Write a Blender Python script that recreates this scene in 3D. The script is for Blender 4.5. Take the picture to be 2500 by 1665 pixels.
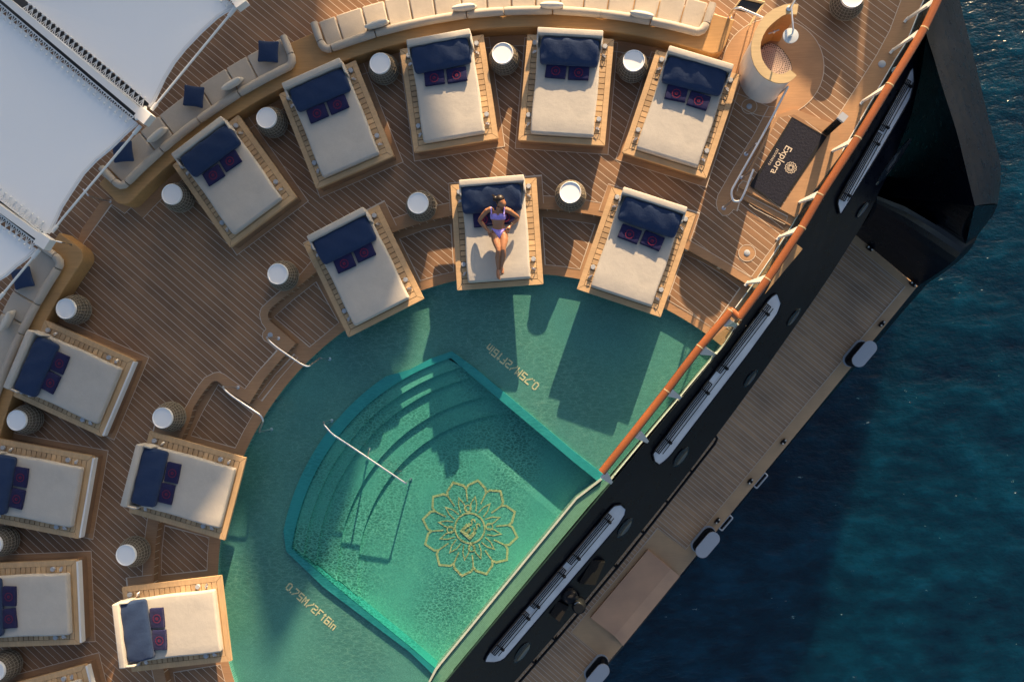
import bpy, bmesh, math, random
from mathutils import Vector, Matrix
R = math.radians
random.seed(7)
for o in list(bpy.data.objects): bpy.data.objects.remove(o)
S = bpy.context.scene
col = S.collection
# ------------------------------------------------------------------ camera
F, H = 1860.0, 15.5                 # focal length in photograph pixels, height above the pool deck
NX, NY = 1400.0, 880.0              # where straight down falls in the photograph
_d = Vector(((NX-1250)/F, -(NY-832.5)/F, -1)).normalized()
RM = _d.rotation_difference(Vector((0, 0, -1))).to_matrix()
cam = bpy.data.cameras.new('camera'); co = bpy.data.objects.new('camera', cam); col.objects.link(co)
co.location = (0, 0, H); co.rotation_euler = RM.to_euler()
cam.sensor_width = 36; cam.lens = 36*F/2500; cam.clip_end = 3000; cam.clip_start = 0.1
S.camera = co
# ------------------------------------------------------------------ sky and sun
SAZ, SEL = math.atan2(0.26, 0.966), R(17.5)
wd = bpy.data.worlds.new('World'); S.world = wd; wd.use_nodes = True
wn = wd.node_tree; bg = wn.nodes['Background']
sk = wn.nodes.new('ShaderNodeTexSky'); sk.sky_type = 'NISHITA'; sk.sun_disc = False
sk.sun_elevation = SEL; sk.sun_rotation = SAZ; sk.air_density = 1.0; sk.dust_density = 3.0; sk.ozone_density = 0.6
wn.links.new(sk.outputs[0], bg.inputs[0]); bg.inputs[1].default_value = 0.072
sl = bpy.data.lights.new('sun', 'SUN'); so = bpy.data.objects.new('sun', sl); col.objects.link(so)
sl.energy = 5.0; sl.angle = R(0.5); sl.color = (1.0, 0.71, 0.41)
SDIR = Vector((math.sin(SAZ)*math.cos(SEL), math.cos(SAZ)*math.cos(SEL), math.sin(SEL)))
so.rotation_euler = (-SDIR).to_track_quat('-Z', 'Y').to_euler(); so.location = (0, 0, 40)
S.view_settings.view_transform = 'Standard'; S.view_settings.look = 'None'
S.view_settings.exposure = 1.28; S.view_settings.gamma = 1
S.render.engine = 'CYCLES'
S.cycles.transparent_max_bounces = 24; S.cycles.max_bounces = 6
# ------------------------------------------------------------------ measuring
def W(p, z=0.0):                    # point of the photograph on the level z -> place in metres
    r = RM @ Vector(((p[0]-1250)/F, -(p[1]-832.5)/F, -1)); t = (z-H)/r.z
    return Vector((r.x*t, r.y*t, z))
def WL(pts, z=0.0): return [W(p, z) for p in pts]
def crop(ox, oy, s): return lambda *a: [(ox+x/s, oy+y/s) for x, y in a]
cA=crop(0,0,2.941); cB=crop(700,0,2.941); cC=crop(1400,0,2.941); cD=crop(1700,0,2.941)
cE=crop(0,500,2.941); cF=crop(700,400,2.941); cG=crop(1300,450,2.941); cH=crop(1700,500,2.941)
cI=crop(0,1000,2.3575); cJ=crop(600,900,2.941); cK=crop(1000,1132,2.941); cL=crop(1500,1000,2.941)
cS=crop(1780,0,5.227); cM=crop(1680,280,4.613); cP=crop(1420,740,3.564); cQ=crop(600,740,4.613); cT=crop(1980,500,5.227); cU=crop(1150,1380,5.503); cV=crop(1580,1200,5.227)
C0 = Vector((-1.12, -4.58, 0))      # centre of all the arcs of the pool
AX = Vector((0.768, -0.640, 0)); TX = Vector((0.640, 0.768, 0))   # fore-and-aft and along the transom
def pol(r, a, z=0.0): return Vector((C0.x+r*math.cos(a), C0.y+r*math.sin(a), z))
def ang(p, z=0.0):
    w = W(p, z)-C0; a = math.atan2(w.y, w.x)
    return a if a > -1.2 else a+2*math.pi
def arc(r, a0, a1, z=0.0, n=None):
    n = n or max(2, int(abs(a1-a0)*r/0.12))
    return [pol(r, a0+(a1-a0)*i/n, z) for i in range(n+1)]
# ------------------------------------------------------------------ mesh building
class MB:
    def __init__(s): s.v = []; s.f = []
    def add(s, v, f):
        o = len(s.v); s.v += [Vector(x) for x in v]; s.f += [tuple(i+o for i in q) for q in f]; return s
    def prism(s, pts, z0, z1, bottom=True):
        n = len(pts)
        A = sum(pts[i][0]*pts[(i+1)%n][1]-pts[(i+1)%n][0]*pts[i][1] for i in range(n))
        if A < 0: pts = list(reversed(pts))
        v = [(p[0], p[1], z0) for p in pts]+[(p[0], p[1], z1) for p in pts]
        f = [tuple(range(n, 2*n))]+[(i, (i+1)%n, (i+1)%n+n, i+n) for i in range(n)]
        if bottom: f.append(tuple(reversed(range(n))))
        return s.add(v, f)
    def sheet(s, pts, z=None):
        n = len(pts); A = sum(pts[i][0]*pts[(i+1)%n][1]-pts[(i+1)%n][0]*pts[i][1] for i in range(n))
        if A < 0: pts = list(reversed(pts))
        return s.add([(p[0], p[1], p[2] if z is None else z) for p in pts], [tuple(range(n))])
    def box(s, c, d, rz=0.0, M=None):
        x, y, z = d[0]/2, d[1]/2, d[2]/2
        m = M or (Matrix.Translation(c) @ Matrix.Rotation(rz, 4, 'Z'))
        v = [m @ Vector(p) for p in [(-x,-y,-z),(x,-y,-z),(x,y,-z),(-x,y,-z),(-x,-y,z),(x,-y,z),(x,y,z),(-x,y,z)]]
        return s.add(v, [(0,3,2,1),(4,5,6,7),(0,1,5,4),(1,2,6,5),(2,3,7,6),(3,0,4,7)])
    def rbox(s, d, r=0.03, seg=3, M=None, fn=None, cuts=0):   # rounded box, centred
        bm = bmesh.new(); bmesh.ops.create_cube(bm, size=1)
        for v in bm.verts: v.co = Vector((v.co.x*d[0], v.co.y*d[1], v.co.z*d[2]))
        if cuts:
            ed = bm.edges[:]
            bmesh.ops.bevel(bm, geom=ed, offset=r, segments=seg, affect='EDGES', profile=0.5)
            bmesh.ops.subdivide_edges(bm, edges=[e for e in bm.edges if e.calc_length() > max(d)/(cuts+1)], cuts=cuts, use_grid_fill=True)
        else:
            bmesh.ops.bevel(bm, geom=bm.edges[:], offset=r, segments=seg, affect='EDGES', profile=0.5)
        bm.verts.index_update()
        vs = []
        for v in bm.verts:
            p = v.co.copy()
            if fn: p = fn(p)
            vs.append(M @ p if M else p)
        s.add(vs, [tuple(v.index for v in f.verts) for f in bm.faces]); bm.free(); return s
    def tube(s, path, r, n=8, cap=True, sx=1.0):
        path = [Vector(p) for p in path]; k = len(path); rs = r if isinstance(r, (list, tuple)) else [r]*k
        vs = []; up = Vector((0, 0, 1))
        for i, p in enumerate(path):
            t = (path[min(i+1, k-1)]-path[max(i-1, 0)]).normalized()
            a = t.cross(up)
            if a.length < 1e-3: a = t.cross(Vector((0, 1, 0)))
            a.normalize(); b = a.cross(t)
            for j in range(n):
                q = 2*math.pi*j/n; vs.append(p+a*math.cos(q)*rs[i]*sx+b*math.sin(q)*rs[i])
        fs = [(i*n+j, i*n+(j+1)%n, (i+1)*n+(j+1)%n, (i+1)*n+j) for i in range(k-1) for j in range(n)]
        if cap: fs += [tuple(reversed(range(n))), tuple(range((k-1)*n, k*n))]
        return s.add(vs, fs)
    def lathe(s, prof, n=28, c=(0, 0, 0)):
        vs = [(c[0]+r*math.cos(2*math.pi*j/n), c[1]+r*math.sin(2*math.pi*j/n), c[2]+z) for r, z in prof for j in range(n)]
        k = len(prof)
        fs = [(i*n+j, i*n+(j+1)%n, (i+1)*n+(j+1)%n, (i+1)*n+j) for i in range(k-1) for j in range(n)]
        fs += [tuple(range((k-1)*n, k*n)), tuple(reversed(range(n)))]
        return s.add(vs, fs)
    def ribbon(s, path, w, z, closed=False):      # flat strip along a path
        P = [Vector((p[0], p[1], 0)) for p in path]; k = len(P); L = []; Rr = []
        for i, p in enumerate(P):
            a = P[(i-1) % k] if (closed or i) else P[i]; b = P[(i+1) % k] if (closed or i < k-1) else P[i]
            t = (b-a).normalized(); nn = Vector((-t.y, t.x, 0))
            m = 1.0
            if (closed or 0 < i < k-1):
                t1 = (P[i]-P[i-1]).normalized(); c = max(0.35, abs(t.dot(t1))); m = 1/c
            zz = z if not callable(z) else z(p)
            L.append(p+nn*w/2*m+Vector((0, 0, zz))); Rr.append(p-nn*w/2*m+Vector((0, 0, zz)))
        v = []; 
        for l, r_ in zip(L, Rr): v += [l, r_]
        e = k if closed else k-1
        return s.add(v, [(2*i+1, (2*i+3) % (2*k), (2*i+2) % (2*k), 2*i) for i in range(e)])
    def ruled(s, a, b, flip=False):
        n = len(a); f = [(i, i+1, n+i+1, n+i) for i in range(n-1)]
        if flip: f = [tuple(reversed(q)) for q in f]
        return s.add(list(a)+list(b), f)
    def ball(s, c, r, n=8, m=6):
        c = Vector(c); rr = r if isinstance(r, (tuple, list)) else (r, r, r)
        prof = [(math.sin(math.pi*i/m), -math.cos(math.pi*i/m)) for i in range(1, m)]
        vs = [c+Vector((rr[0]*q*math.cos(2*math.pi*j/n), rr[1]*q*math.sin(2*math.pi*j/n), rr[2]*z)) for q, z in prof for j in range(n)]
        k = len(prof)
        fs = [(i*n+j, i*n+(j+1)%n, (i+1)*n+(j+1)%n, (i+1)*n+j) for i in range(k-1) for j in range(n)]
        vs += [c+Vector((0, 0, -rr[2])), c+Vector((0, 0, rr[2]))]; b = len(vs)-2
        fs += [(b, (j+1) % n, j) for j in range(n)]+[(b+1, (k-1)*n+j, (k-1)*n+(j+1) % n) for j in range(n)]
        return s.add(vs, fs)
def put(name, mb, mat, parent=None, smooth=False, origin=None):
    """link one mesh; a top-level mesh gets its origin at its base, a part is kept relative to its thing"""
    if parent is not None: off = parent['_o'] if '_o' in parent else (0, 0, 0); off = Vector(off)
    elif origin is not None: off = Vector(origin)
    else:
        xs = [v.x for v in mb.v]; ys = [v.y for v in mb.v]; off = Vector(((min(xs)+max(xs))/2, (min(ys)+max(ys))/2, min(v.z for v in mb.v)))
    me = bpy.data.meshes.new(name); me.from_pydata([v-off for v in mb.v], [], mb.f); me.validate()
    me.materials.append(mat)
    if smooth:
        for p in me.polygons: p.use_smooth = True
        try: me.set_sharp_from_angle(angle=R(40))
        except Exception: pass
    o = bpy.data.objects.new(name, me); col.objects.link(o)
    if parent is not None:
        o.parent = parent; o['_o'] = tuple(off)
    else:
        o.location = off; o['_o'] = tuple(off)
    return o
def tag(o, label=None, cat=None, group=None, kind=None):
    if label: o['label'] = label
    if cat: o['category'] = cat
    if group: o['group'] = group
    if kind: o['kind'] = kind
    return o
def root(name, loc, label, cat, group=None, rz=0.0):
    o = bpy.data.objects.new(name, None); col.objects.link(o); o.empty_display_size = 0.2
    o.location = loc; o.rotation_euler = (0, 0, rz); o['_o'] = tuple(loc)
    return tag(o, label, cat, group)
def struct(name, mb, mat, smooth=False):
    return tag(put(name, mb, mat, origin=(0, 0, 0), smooth=smooth), kind='structure')
def clone(o, parent=None):
    c = o.copy(); col.objects.link(c); c.parent = parent
    for ch in list(o.children): clone(ch, c)
    return c
# ------------------------------------------------------------------ materials
def mat(name, base, rough=0.6, spec=0.5, metal=0.0, coat=0.0):
    m = bpy.data.materials.new(name); m.use_nodes = True; nt = m.node_tree; b = nt.nodes['Principled BSDF']
    b.inputs['Base Color'].default_value = (*base, 1); b.inputs['Roughness'].default_value = rough
    b.inputs['Specular IOR Level'].default_value = spec; b.inputs['Metallic'].default_value = metal
    b.inputs['Coat Weight'].default_value = coat
    return m, nt, b
def nd(nt, t, **k):
    n = nt.nodes.new(t)
    for a, v in k.items(): setattr(n, a, v)
    return n
def lk(nt, a, b): nt.links.new(a, b)
def mth(nt, op, a, b=None, c=None):
    n = nd(nt, 'ShaderNodeMath', operation=op)
    for i, x in enumerate((a, b, c)):
        if x is None: continue
        if hasattr(x, 'links') or hasattr(x, 'is_linked'): lk(nt, x, n.inputs[i])
        else: n.inputs[i].default_value = x
    return n.outputs[0]
def coords(nt, world=False):
    return nd(nt, 'ShaderNodeNewGeometry').outputs['Position'] if world else nd(nt, 'ShaderNodeTexCoord').outputs['Object']
def noise(nt, vec, scale, detail=3, rough=0.55, stretch=None, rot=0.0):
    if stretch or rot:
        mp = nd(nt, 'ShaderNodeMapping'); lk(nt, vec, mp.inputs[0]); mp.inputs['Rotation'].default_value = (0, 0, rot)
        if stretch: mp.inputs['Scale'].default_value = stretch
        vec = mp.outputs[0]
    n = nd(nt, 'ShaderNodeTexNoise'); lk(nt, vec, n.inputs['Vector']); n.inputs['Scale'].default_value = scale
    n.inputs['Detail'].default_value = detail; n.inputs['Roughness'].default_value = rough
    return n.outputs['Fac']
def ramp(nt, fac, stops):
    r = nd(nt, 'ShaderNodeValToRGB'); lk(nt, fac, r.inputs[0]); e = r.color_ramp.elements
    while len(e) > len(stops): e.remove(e[-1])
    while len(e) < len(stops): e.new(0.5)
    for i, (p, c) in enumerate(stops):
        e[i].position = p; e[i].color = (*c, 1) if len(c) == 3 else c
    return r.outputs[0]
def mixc(nt, fac, a, b, typ='MIX'):
    n = nd(nt, 'ShaderNodeMix', data_type='RGBA', blend_type=typ)
    for s_, x in ((0, fac), (6, a), (7, b)):
        if hasattr(x, 'is_linked'): lk(nt, x, n.inputs[s_])
        else: n.inputs[s_].default_value = x if not isinstance(x, tuple) else ((*x, 1) if len(x) == 3 else x)
    return n.outputs[2]
def bump(nt, b, h, strength=0.3, dist=0.01):
    n = nd(nt, 'ShaderNodeBump'); lk(nt, h, n.inputs['Height']); n.inputs['Strength'].default_value = strength
    n.inputs['Distance'].default_value = dist; lk(nt, n.outputs[0], b.inputs['Normal']); return n
def sc(c, k): return tuple(x*k for x in c)
def wood(name, base, world=False, rot=0.0, rough=0.55, island=False, coat=0.0, var=0.22, grain=1.0):
    m, nt, b = mat(name, base, rough, 0.35, 0, coat)
    v = coords(nt, world)
    g = noise(nt, v, 9*grain, 5, 0.65, (0.35, 5, 5), rot)
    l = noise(nt, v, 1.3, 2)
    c = mixc(nt, g, sc(base, 1-var*1.5), sc(base, 1+var))
    c = mixc(nt, 1.0, c, ramp(nt, l, [(0.3, (0.84, 0.84, 0.86)), (0.7, (1.08, 1.06, 1.02))]), 'MULTIPLY')
    if island:
        ri = nd(nt, 'ShaderNodeNewGeometry').outputs['Random Per Island']
        c = mixc(nt, 1.0, c, ramp(nt, ri, [(0, (0.68, 0.66, 0.64)), (0.5, (0.96, 0.95, 0.93)), (1, (1.14, 1.1, 1.04))]), 'MULTIPLY')
    lk(nt, c, b.inputs['Base Color']); bump(nt, b, g, 0.15, 0.004)
    return m
PA = math.atan2(-0.640, 0.768)      # planks run fore and aft
def deckmat(name, base, pitch, phase=0.0, caulk=(0.62, 0.54, 0.44), cw=0.0095):
    m, nt, b = mat(name, base, 0.62, 0.3)
    v = coords(nt, True); mp = nd(nt, 'ShaderNodeMapping'); mp.vector_type = 'TEXTURE'; lk(nt, v, mp.inputs[0])
    mp.inputs['Rotation'].default_value = (0, 0, PA)
    sp = nd(nt, 'ShaderNodeSeparateXYZ'); lk(nt, mp.outputs[0], sp.inputs[0])
    u = mth(nt, 'DIVIDE', mth(nt, 'ADD', sp.outputs[1], phase+100*pitch), pitch)
    fr = mth(nt, 'FRACT', u); idx = mth(nt, 'FLOOR', u)
    line = mth(nt, 'LESS_THAN', fr, cw/pitch)
    wn_ = nd(nt, 'ShaderNodeTexWhiteNoise', noise_dimensions='1D'); lk(nt, idx, wn_.inputs['W'])
    g = noise(nt, mp.outputs[0], 14, 5, 0.7, (0.12, 2.2, 1))
    l = noise(nt, v, 0.9, 3)
    c = mixc(nt, g, sc(base, 0.72), sc(base, 1.25))
    c = mixc(nt, 1.0, c, ramp(nt, wn_.outputs['Value'], [(0, (0.86, 0.86, 0.87)), (1, (1.10, 1.08, 1.06))]), 'MULTIPLY')
    c = mixc(nt, 1.0, c, ramp(nt, l, [(0.3, (0.72, 0.72, 0.74)), (0.7, (1.20, 1.15, 1.08))]), 'MULTIPLY')
    c = mixc(nt, line, c, caulk)
    lk(nt, c, b.inputs['Base Color']); bump(nt, b, g, 0.12, 0.003)
    return m
def cloth(name, base, rough=0.9, mott=0.10, sc_=3.0, bd=0.02):
    m, nt, b = mat(name, base, rough, 0.15)
    v = coords(nt); l = noise(nt, v, sc_, 4, 0.6); f = noise(nt, v, 160, 2)
    c = mixc(nt, l, sc(base, 1-mott*1.6), sc(base, 1+mott))
    c = mixc(nt, 1.0, c, ramp(nt, f, [(0.3, (0.92, 0.92, 0.92)), (0.7, (1.05, 1.05, 1.05))]), 'MULTIPLY')
    lk(nt, c, b.inputs['Base Color'])
    h = mth(nt, 'ADD', mth(nt, 'MULTIPLY', l, 1.0), mth(nt, 'MULTIPLY', f, 0.15)); bump(nt, b, h, 0.5, bd)
    b.inputs['Sheen Weight'].default_value = 0.15
    return m
TB = (0.275, 0.162, 0.095)
M_deck = deckmat('teak_planking', TB, 0.1265)
M_low = deckmat('lower_teak_planking', (0.52, 0.34, 0.215), 0.1175, 0.02, (0.66, 0.58, 0.49), 0.0125)
M_margin = wood('teak_margin', (0.43, 0.25, 0.135), True, PA, 0.6)
M_lmargin = wood('lower_teak_margin', (0.60, 0.40, 0.24), True, PA, 0.65, var=0.1)
M_ramp = wood('ramp_covering', (0.66, 0.40, 0.265), True, PA, 0.7, var=0.06)
M_caulk = mat('caulking', (0.62, 0.53, 0.44), 0.7)[0]
M_frame = wood('bed_teak', (0.60, 0.405, 0.225), False, R(90), 0.5)
M_slat = wood('bed_slat_teak', (0.58, 0.405, 0.24), False, 0, 0.6, island=True)
M_skirt = wood('bed_skirt_teak', (0.29, 0.175, 0.105), False, 0, 0.6)
M_plinth = wood('sofa_plinth_teak', (0.50, 0.29, 0.12), True, R(90), 0.45, grain=0.6)
M_light = wood('light_oak', (0.58, 0.44, 0.25), True, R(40), 0.45, grain=0.6)
M_lining = wood('orange_teak', (0.55, 0.27, 0.08), True, R(40), 0.4)
M_rail = wood('varnished_teak', (0.33, 0.105, 0.030), True, R(-50), 0.22, coat=0.8)
M_dark = mat('gap_black', (0.02, 0.015, 0.01), 0.8)[0]
M_matt = cloth('mattress_cloth', (0.52, 0.485, 0.435))
M_seat = cloth('sofa_cloth', (0.50, 0.44, 0.37))
M_pale = cloth('pale_cushion_cloth', (0.64, 0.60, 0.54))
M_navy = cloth('navy_cloth', (0.020, 0.042, 0.105), 0.75, 0.15, 4, 0.03)
M_navy2 = cloth('dark_navy_towelling', (0.016, 0.018, 0.075), 0.95, 0.25, 12)
M_red = mat('red_thread', (0.20, 0.008, 0.035), 0.9)[0]
M_chrome = mat('polished_steel', (0.80, 0.80, 0.82), 0.30, 0.5, 1.0)[0]
M_white = mat('white_paint', (0.78, 0.78, 0.77), 0.4)[0]
M_tray = mat('white_tray', (0.90, 0.90, 0.90), 0.35)[0]
M_grey = mat('grey_lid', (0.44, 0.48, 0.55), 0.5)[0]
M_disc = mat('grey_cap', (0.40, 0.43, 0.48), 0.35)[0]
M_black = mat('black_steel', (0.008, 0.009, 0.013), 0.6, 0.25)[0]
m_, nt, b = mat('hull_paint', (0.007, 0.014, 0.022), 0.25, 0.35); M_hull = m_
h = noise(nt, coords(nt, True), 1.1, 3); lk(nt, ramp(nt, h, [(0.3, (0.0014, 0.0025, 0.007)), (0.75, (0.0026, 0.0048, 0.012))]), b.inputs['Base Color'])
lk(nt, ramp(nt, noise(nt, coords(nt, True), 6, 4), [(0.3, (0.24,)*3), (0.7, (0.40,)*3)]), b.inputs['Roughness'])
M_slot, nt, b = mat('pale_grey_paint', (0.46, 0.49, 0.56), 0.5)
h = noise(nt, coords(nt, True), 2.2, 4); lk(nt, ramp(nt, h, [(0.3, (0.52, 0.55, 0.62)), (0.7, (0.70, 0.73, 0.80))]), b.inputs['Base Color'])
M_sail, nt, b = mat('sail_cloth', (0.74, 0.76, 0.78), 0.6, 0.3)
v = coords(nt, True); h = noise(nt, v, 0.8, 3); f = noise(nt, v, 7, 4, 0.6, (1, 0.2, 1), R(40))
lk(nt, mixc(nt, h, (0.91, 0.92, 0.93), (0.94, 0.94, 0.94)), b.inputs['Base Color']); bump(nt, b, mth(nt, 'ADD', h, mth(nt, 'MULTIPLY', f, 0.15)), 0.12, 0.05)
# woven rope basket
M_rope, nt, b = mat('woven_rope', (0.17, 0.14, 0.11), 0.8, 0.2)
v = coords(nt); sp = nd(nt, 'ShaderNodeSeparateXYZ'); lk(nt, v, sp.inputs[0])
a_ = mth(nt, 'ARCTAN2', sp.outputs[1], sp.outputs[0])
w1 = mth(nt, 'SINE', mth(nt, 'MULTIPLY', a_, 46)); w2 = mth(nt, 'SINE', mth(nt, 'MULTIPLY', sp.outputs[2], 110))
h = mth(nt, 'MULTIPLY', w1, w2)
lk(nt, mixc(nt, mth(nt, 'MULTIPLY_ADD', h, 0.5, 0.5), (0.035, 0.028, 0.022), (0.24, 0.20, 0.15)), b.inputs['Base Color']); bump(nt, b, h, 0.8, 0.01)
M_cord = mat('pale_cord', (0.34, 0.29, 0.22), 0.75)[0]
# mosaic tile
def tilemat(name, base, grout, tile=0.022, rot=PA):
    m, nt, b = mat(name, base, 0.35, 0.5)
    v = coords(nt, True); mp = nd(nt, 'ShaderNodeMapping'); mp.vector_type = 'TEXTURE'; lk(nt, v, mp.inputs[0]); mp.inputs['Rotation'].default_value = (0, 0, rot)
    sp = nd(nt, 'ShaderNodeSeparateXYZ'); lk(nt, mp.outputs[0], sp.inputs[0])
    gx = [mth(nt, 'LESS_THAN', mth(nt, 'FRACT', mth(nt, 'DIVIDE', mth(nt, 'ADD', sp.outputs[i], 50.0), tile)), 0.22) for i in (0, 1)]
    g = mth(nt, 'MAXIMUM', gx[0], gx[1])
    sn = nd(nt, 'ShaderNodeVectorMath', operation='SNAP'); lk(nt, mp.outputs[0], sn.inputs[0]); sn.inputs[1].default_value = (tile,)*3
    wn_ = nd(nt, 'ShaderNodeTexWhiteNoise'); lk(nt, sn.outputs[0], wn_.inputs['Vector'])
    l = noise(nt, v, 0.7, 3)
    c = mixc(nt, wn_.outputs['Value'], sc(base, 0.88), sc(base, 1.10))
    c = mixc(nt, 1.0, c, ramp(nt, l, [(0.3, (0.84, 0.88, 0.92)), (0.7, (1.1, 1.06, 1.02))]), 'MULTIPLY')
    c = mixc(nt, mth(nt, 'MULTIPLY', g, 0.8), c, grout)
    lk(nt, c, b.inputs['Base Color']); return m
M_shelf = tilemat('green_mosaic', (0.185, 0.43, 0.345), (0.02, 0.08, 0.10))
M_deep = tilemat('teal_mosaic', (0.28, 0.78, 0.66), (0.06, 0.26, 0.27))
M_gold = tilemat('gold_mosaic', (0.95, 0.80, 0.45), (0.8, 0.62, 0.3))
M_rimm = mat('teal_coping', (0.04, 0.34, 0.34), 0.4)[0]
M_lip = wood('white_stone_lip', (0.50, 0.57, 0.50), True, 0, 0.5)
M_gutter = tilemat('pale_green_tile', (0.13, 0.31, 0.23), (0.07, 0.18, 0.13), 0.03)
# pool water: tinted, see-through, gently rippled; the net of caustic light is put into its tint
def watermat(name, tint, scale, lo, dist, stretch):
    m = bpy.data.materials.new(name); m.use_nodes = True; nt = m.node_tree; nt.nodes.clear()
    out = nd(nt, 'ShaderNodeOutputMaterial'); mx = nd(nt, 'ShaderNodeMixShader'); tr = nd(nt, 'ShaderNodeBsdfTransparent'); gl = nd(nt, 'ShaderNodeBsdfGlossy')
    v = coords(nt, True); nz = nd(nt, 'ShaderNodeTexNoise'); lk(nt, v, nz.inputs['Vector']); nz.inputs['Scale'].default_value = scale*0.6; nz.inputs['Detail'].default_value = 3
    ad = nd(nt, 'ShaderNodeVectorMath', operation='MULTIPLY_ADD'); lk(nt, nz.outputs['Color'], ad.inputs[0]); ad.inputs[1].default_value = (dist,)*3; lk(nt, v, ad.inputs[2])
    mp = nd(nt, 'ShaderNodeMapping'); lk(nt, ad.outputs[0], mp.inputs[0]); mp.inputs['Rotation'].default_value = (0, 0, R(25)); mp.inputs['Scale'].default_value = stretch
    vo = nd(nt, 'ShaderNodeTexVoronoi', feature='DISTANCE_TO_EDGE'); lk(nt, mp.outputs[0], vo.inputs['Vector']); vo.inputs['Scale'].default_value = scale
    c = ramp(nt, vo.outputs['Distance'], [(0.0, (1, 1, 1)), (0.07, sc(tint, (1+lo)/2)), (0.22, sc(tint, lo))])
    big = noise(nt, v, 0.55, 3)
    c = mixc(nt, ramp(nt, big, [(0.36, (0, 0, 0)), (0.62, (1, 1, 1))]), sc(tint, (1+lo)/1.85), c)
    lk(nt, c, tr.inputs[0]); gl.inputs['Roughness'].default_value = 0.03
    bp = nd(nt, 'ShaderNodeBump'); lk(nt, noise(nt, v, scale*0.8, 3), bp.inputs['Height']); bp.inputs['Strength'].default_value = 0.35; bp.inputs['Distance'].default_value = 0.03; lk(nt, bp.outputs[0], gl.inputs['Normal'])
    fr = nd(nt, 'ShaderNodeFresnel'); fr.inputs[0].default_value = 1.33; lk(nt, bp.outputs[0], fr.inputs['Normal'])
    lk(nt, mth(nt, 'MINIMUM', fr.outputs[0], 0.07), mx.inputs[0]); lk(nt, tr.outputs[0], mx.inputs[1]); lk(nt, gl.outputs[0], mx.inputs[2]); lk(nt, mx.outputs[0], out.inputs[0])
    return m
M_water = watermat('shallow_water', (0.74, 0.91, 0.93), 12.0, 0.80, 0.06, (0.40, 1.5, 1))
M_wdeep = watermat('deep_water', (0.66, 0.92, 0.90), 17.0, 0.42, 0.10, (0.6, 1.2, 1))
def glassmat(name, tint):
    m = bpy.data.materials.new(name); m.use_nodes = True; nt = m.node_tree; nt.nodes.clear()
    out = nd(nt, 'ShaderNodeOutputMaterial'); mx = nd(nt, 'ShaderNodeMixShader'); tr = nd(nt, 'ShaderNodeBsdfTransparent'); gl = nd(nt, 'ShaderNodeBsdfGlossy')
    tr.inputs[0].default_value = (*tint, 1); gl.inputs['Roughness'].default_value = 0.02; mx.inputs[0].default_value = 0.07
    lk(nt, tr.outputs[0], mx.inputs[1]); lk(nt, gl.outputs[0], mx.inputs[2]); lk(nt, mx.outputs[0], out.inputs[0]); return m
M_mark = mat('gold_marking', (0.95, 0.72, 0.42), 0.5)[0]
M_glass = glassmat('balustrade_glass', (0.88, 0.94, 0.91))
# sea
M_sea, nt, b = mat('sea_water', (0.0, 0.05, 0.08), 0.13, 0.30)
v = coords(nt, True)
n1 = noise(nt, v, 0.16, 4, 0.6, (1, 1.8, 1), R(-20)); n2 = noise(nt, v, 0.9, 5, 0.62, (1, 2.0, 1), R(-25)); n3 = noise(nt, v, 5, 4, 0.6, (1, 1.6, 1), R(-30))
hh = mth(nt, 'ADD', mth(nt, 'MULTIPLY', n1, 1.2), mth(nt, 'ADD', mth(nt, 'MULTIPLY', n2, 0.7), mth(nt, 'MULTIPLY', n3, 0.16)))
bump(nt, b, hh, 0.55, 0.35)
sm = mth(nt, 'ADD', mth(nt, 'MULTIPLY', n1, 0.5), mth(nt, 'MULTIPLY', n2, 0.5))
c = ramp(nt, sm, [(0.36, (0.0003, 0.007, 0.024)), (0.52, (0.0006, 0.024, 0.056)), (0.68, (0.002, 0.058, 0.115))])
fm = mth(nt, 'MULTIPLY', mth(nt, 'GREATER_THAN', noise(nt, v, 2.6, 8, 0.72, (1, 2.6, 1), R(-25)), 0.665), mth(nt, 'GREATER_THAN', n2, 0.56))
c = mixc(nt, fm, c, (0.30, 0.42, 0.46)); lk(nt, c, b.inputs['Base Color'])
b.inputs['Subsurface Weight'].default_value = 1.0; b.inputs['Subsurface Scale'].default_value = 8.0; b.inputs['Subsurface Radius'].default_value = (0.4, 1.0, 1.0)
M_skin, nt, b = mat('skin', (0.36, 0.165, 0.085), 0.34, 0.5)
b.inputs['Subsurface Weight'].default_value = 0.0
M_hair = mat('black_hair', (0.018, 0.010, 0.008), 0.45)[0]
M_lilac = cloth('lilac_fabric', (0.42, 0.33, 0.86), 0.7, 0.08)
M_goldm = mat('gold_bracelet', (0.8, 0.6, 0.3), 0.25, 0.5, 1)[0]
M_matm = cloth('charcoal_mat_pile', (0.018, 0.020, 0.036), 0.98, 0.35, 25)
M_print = mat('beige_print', (0.62, 0.52, 0.42), 0.8)[0]
M_tray2 = mat('pink_beige_tray', (0.60, 0.45, 0.37), 0.5)[0]
M_smoke = mat('smoked_glass', (0.02, 0.018, 0.016), 0.08, 0.6)[0]
M_lens = mat('porthole_glass', (0.015, 0.022, 0.032), 0.08, 0.9)[0]
# ================================================================== SETTING
from mathutils.geometry import tessellate_polygon
def tess(P, z):
    n = len(P); v = [Vector((p[0], p[1], 0)) for p in P]; T = tessellate_polygon([v]); m = MB(); m.v = [Vector((p.x, p.y, z)) for p in v]
    for t in T:
        a, b_, c = (v[i] for i in t); cr_ = (b_-a).cross(c-a).z; m.f.append(tuple(t) if cr_ > 0 else tuple(reversed(t)))
    return m
# sea
mb = MB(); mb.sheet([(-500, -500), (700, -500), (700, 700), (-500, 700)], -11.0); struct('sea', mb, M_sea)
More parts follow.
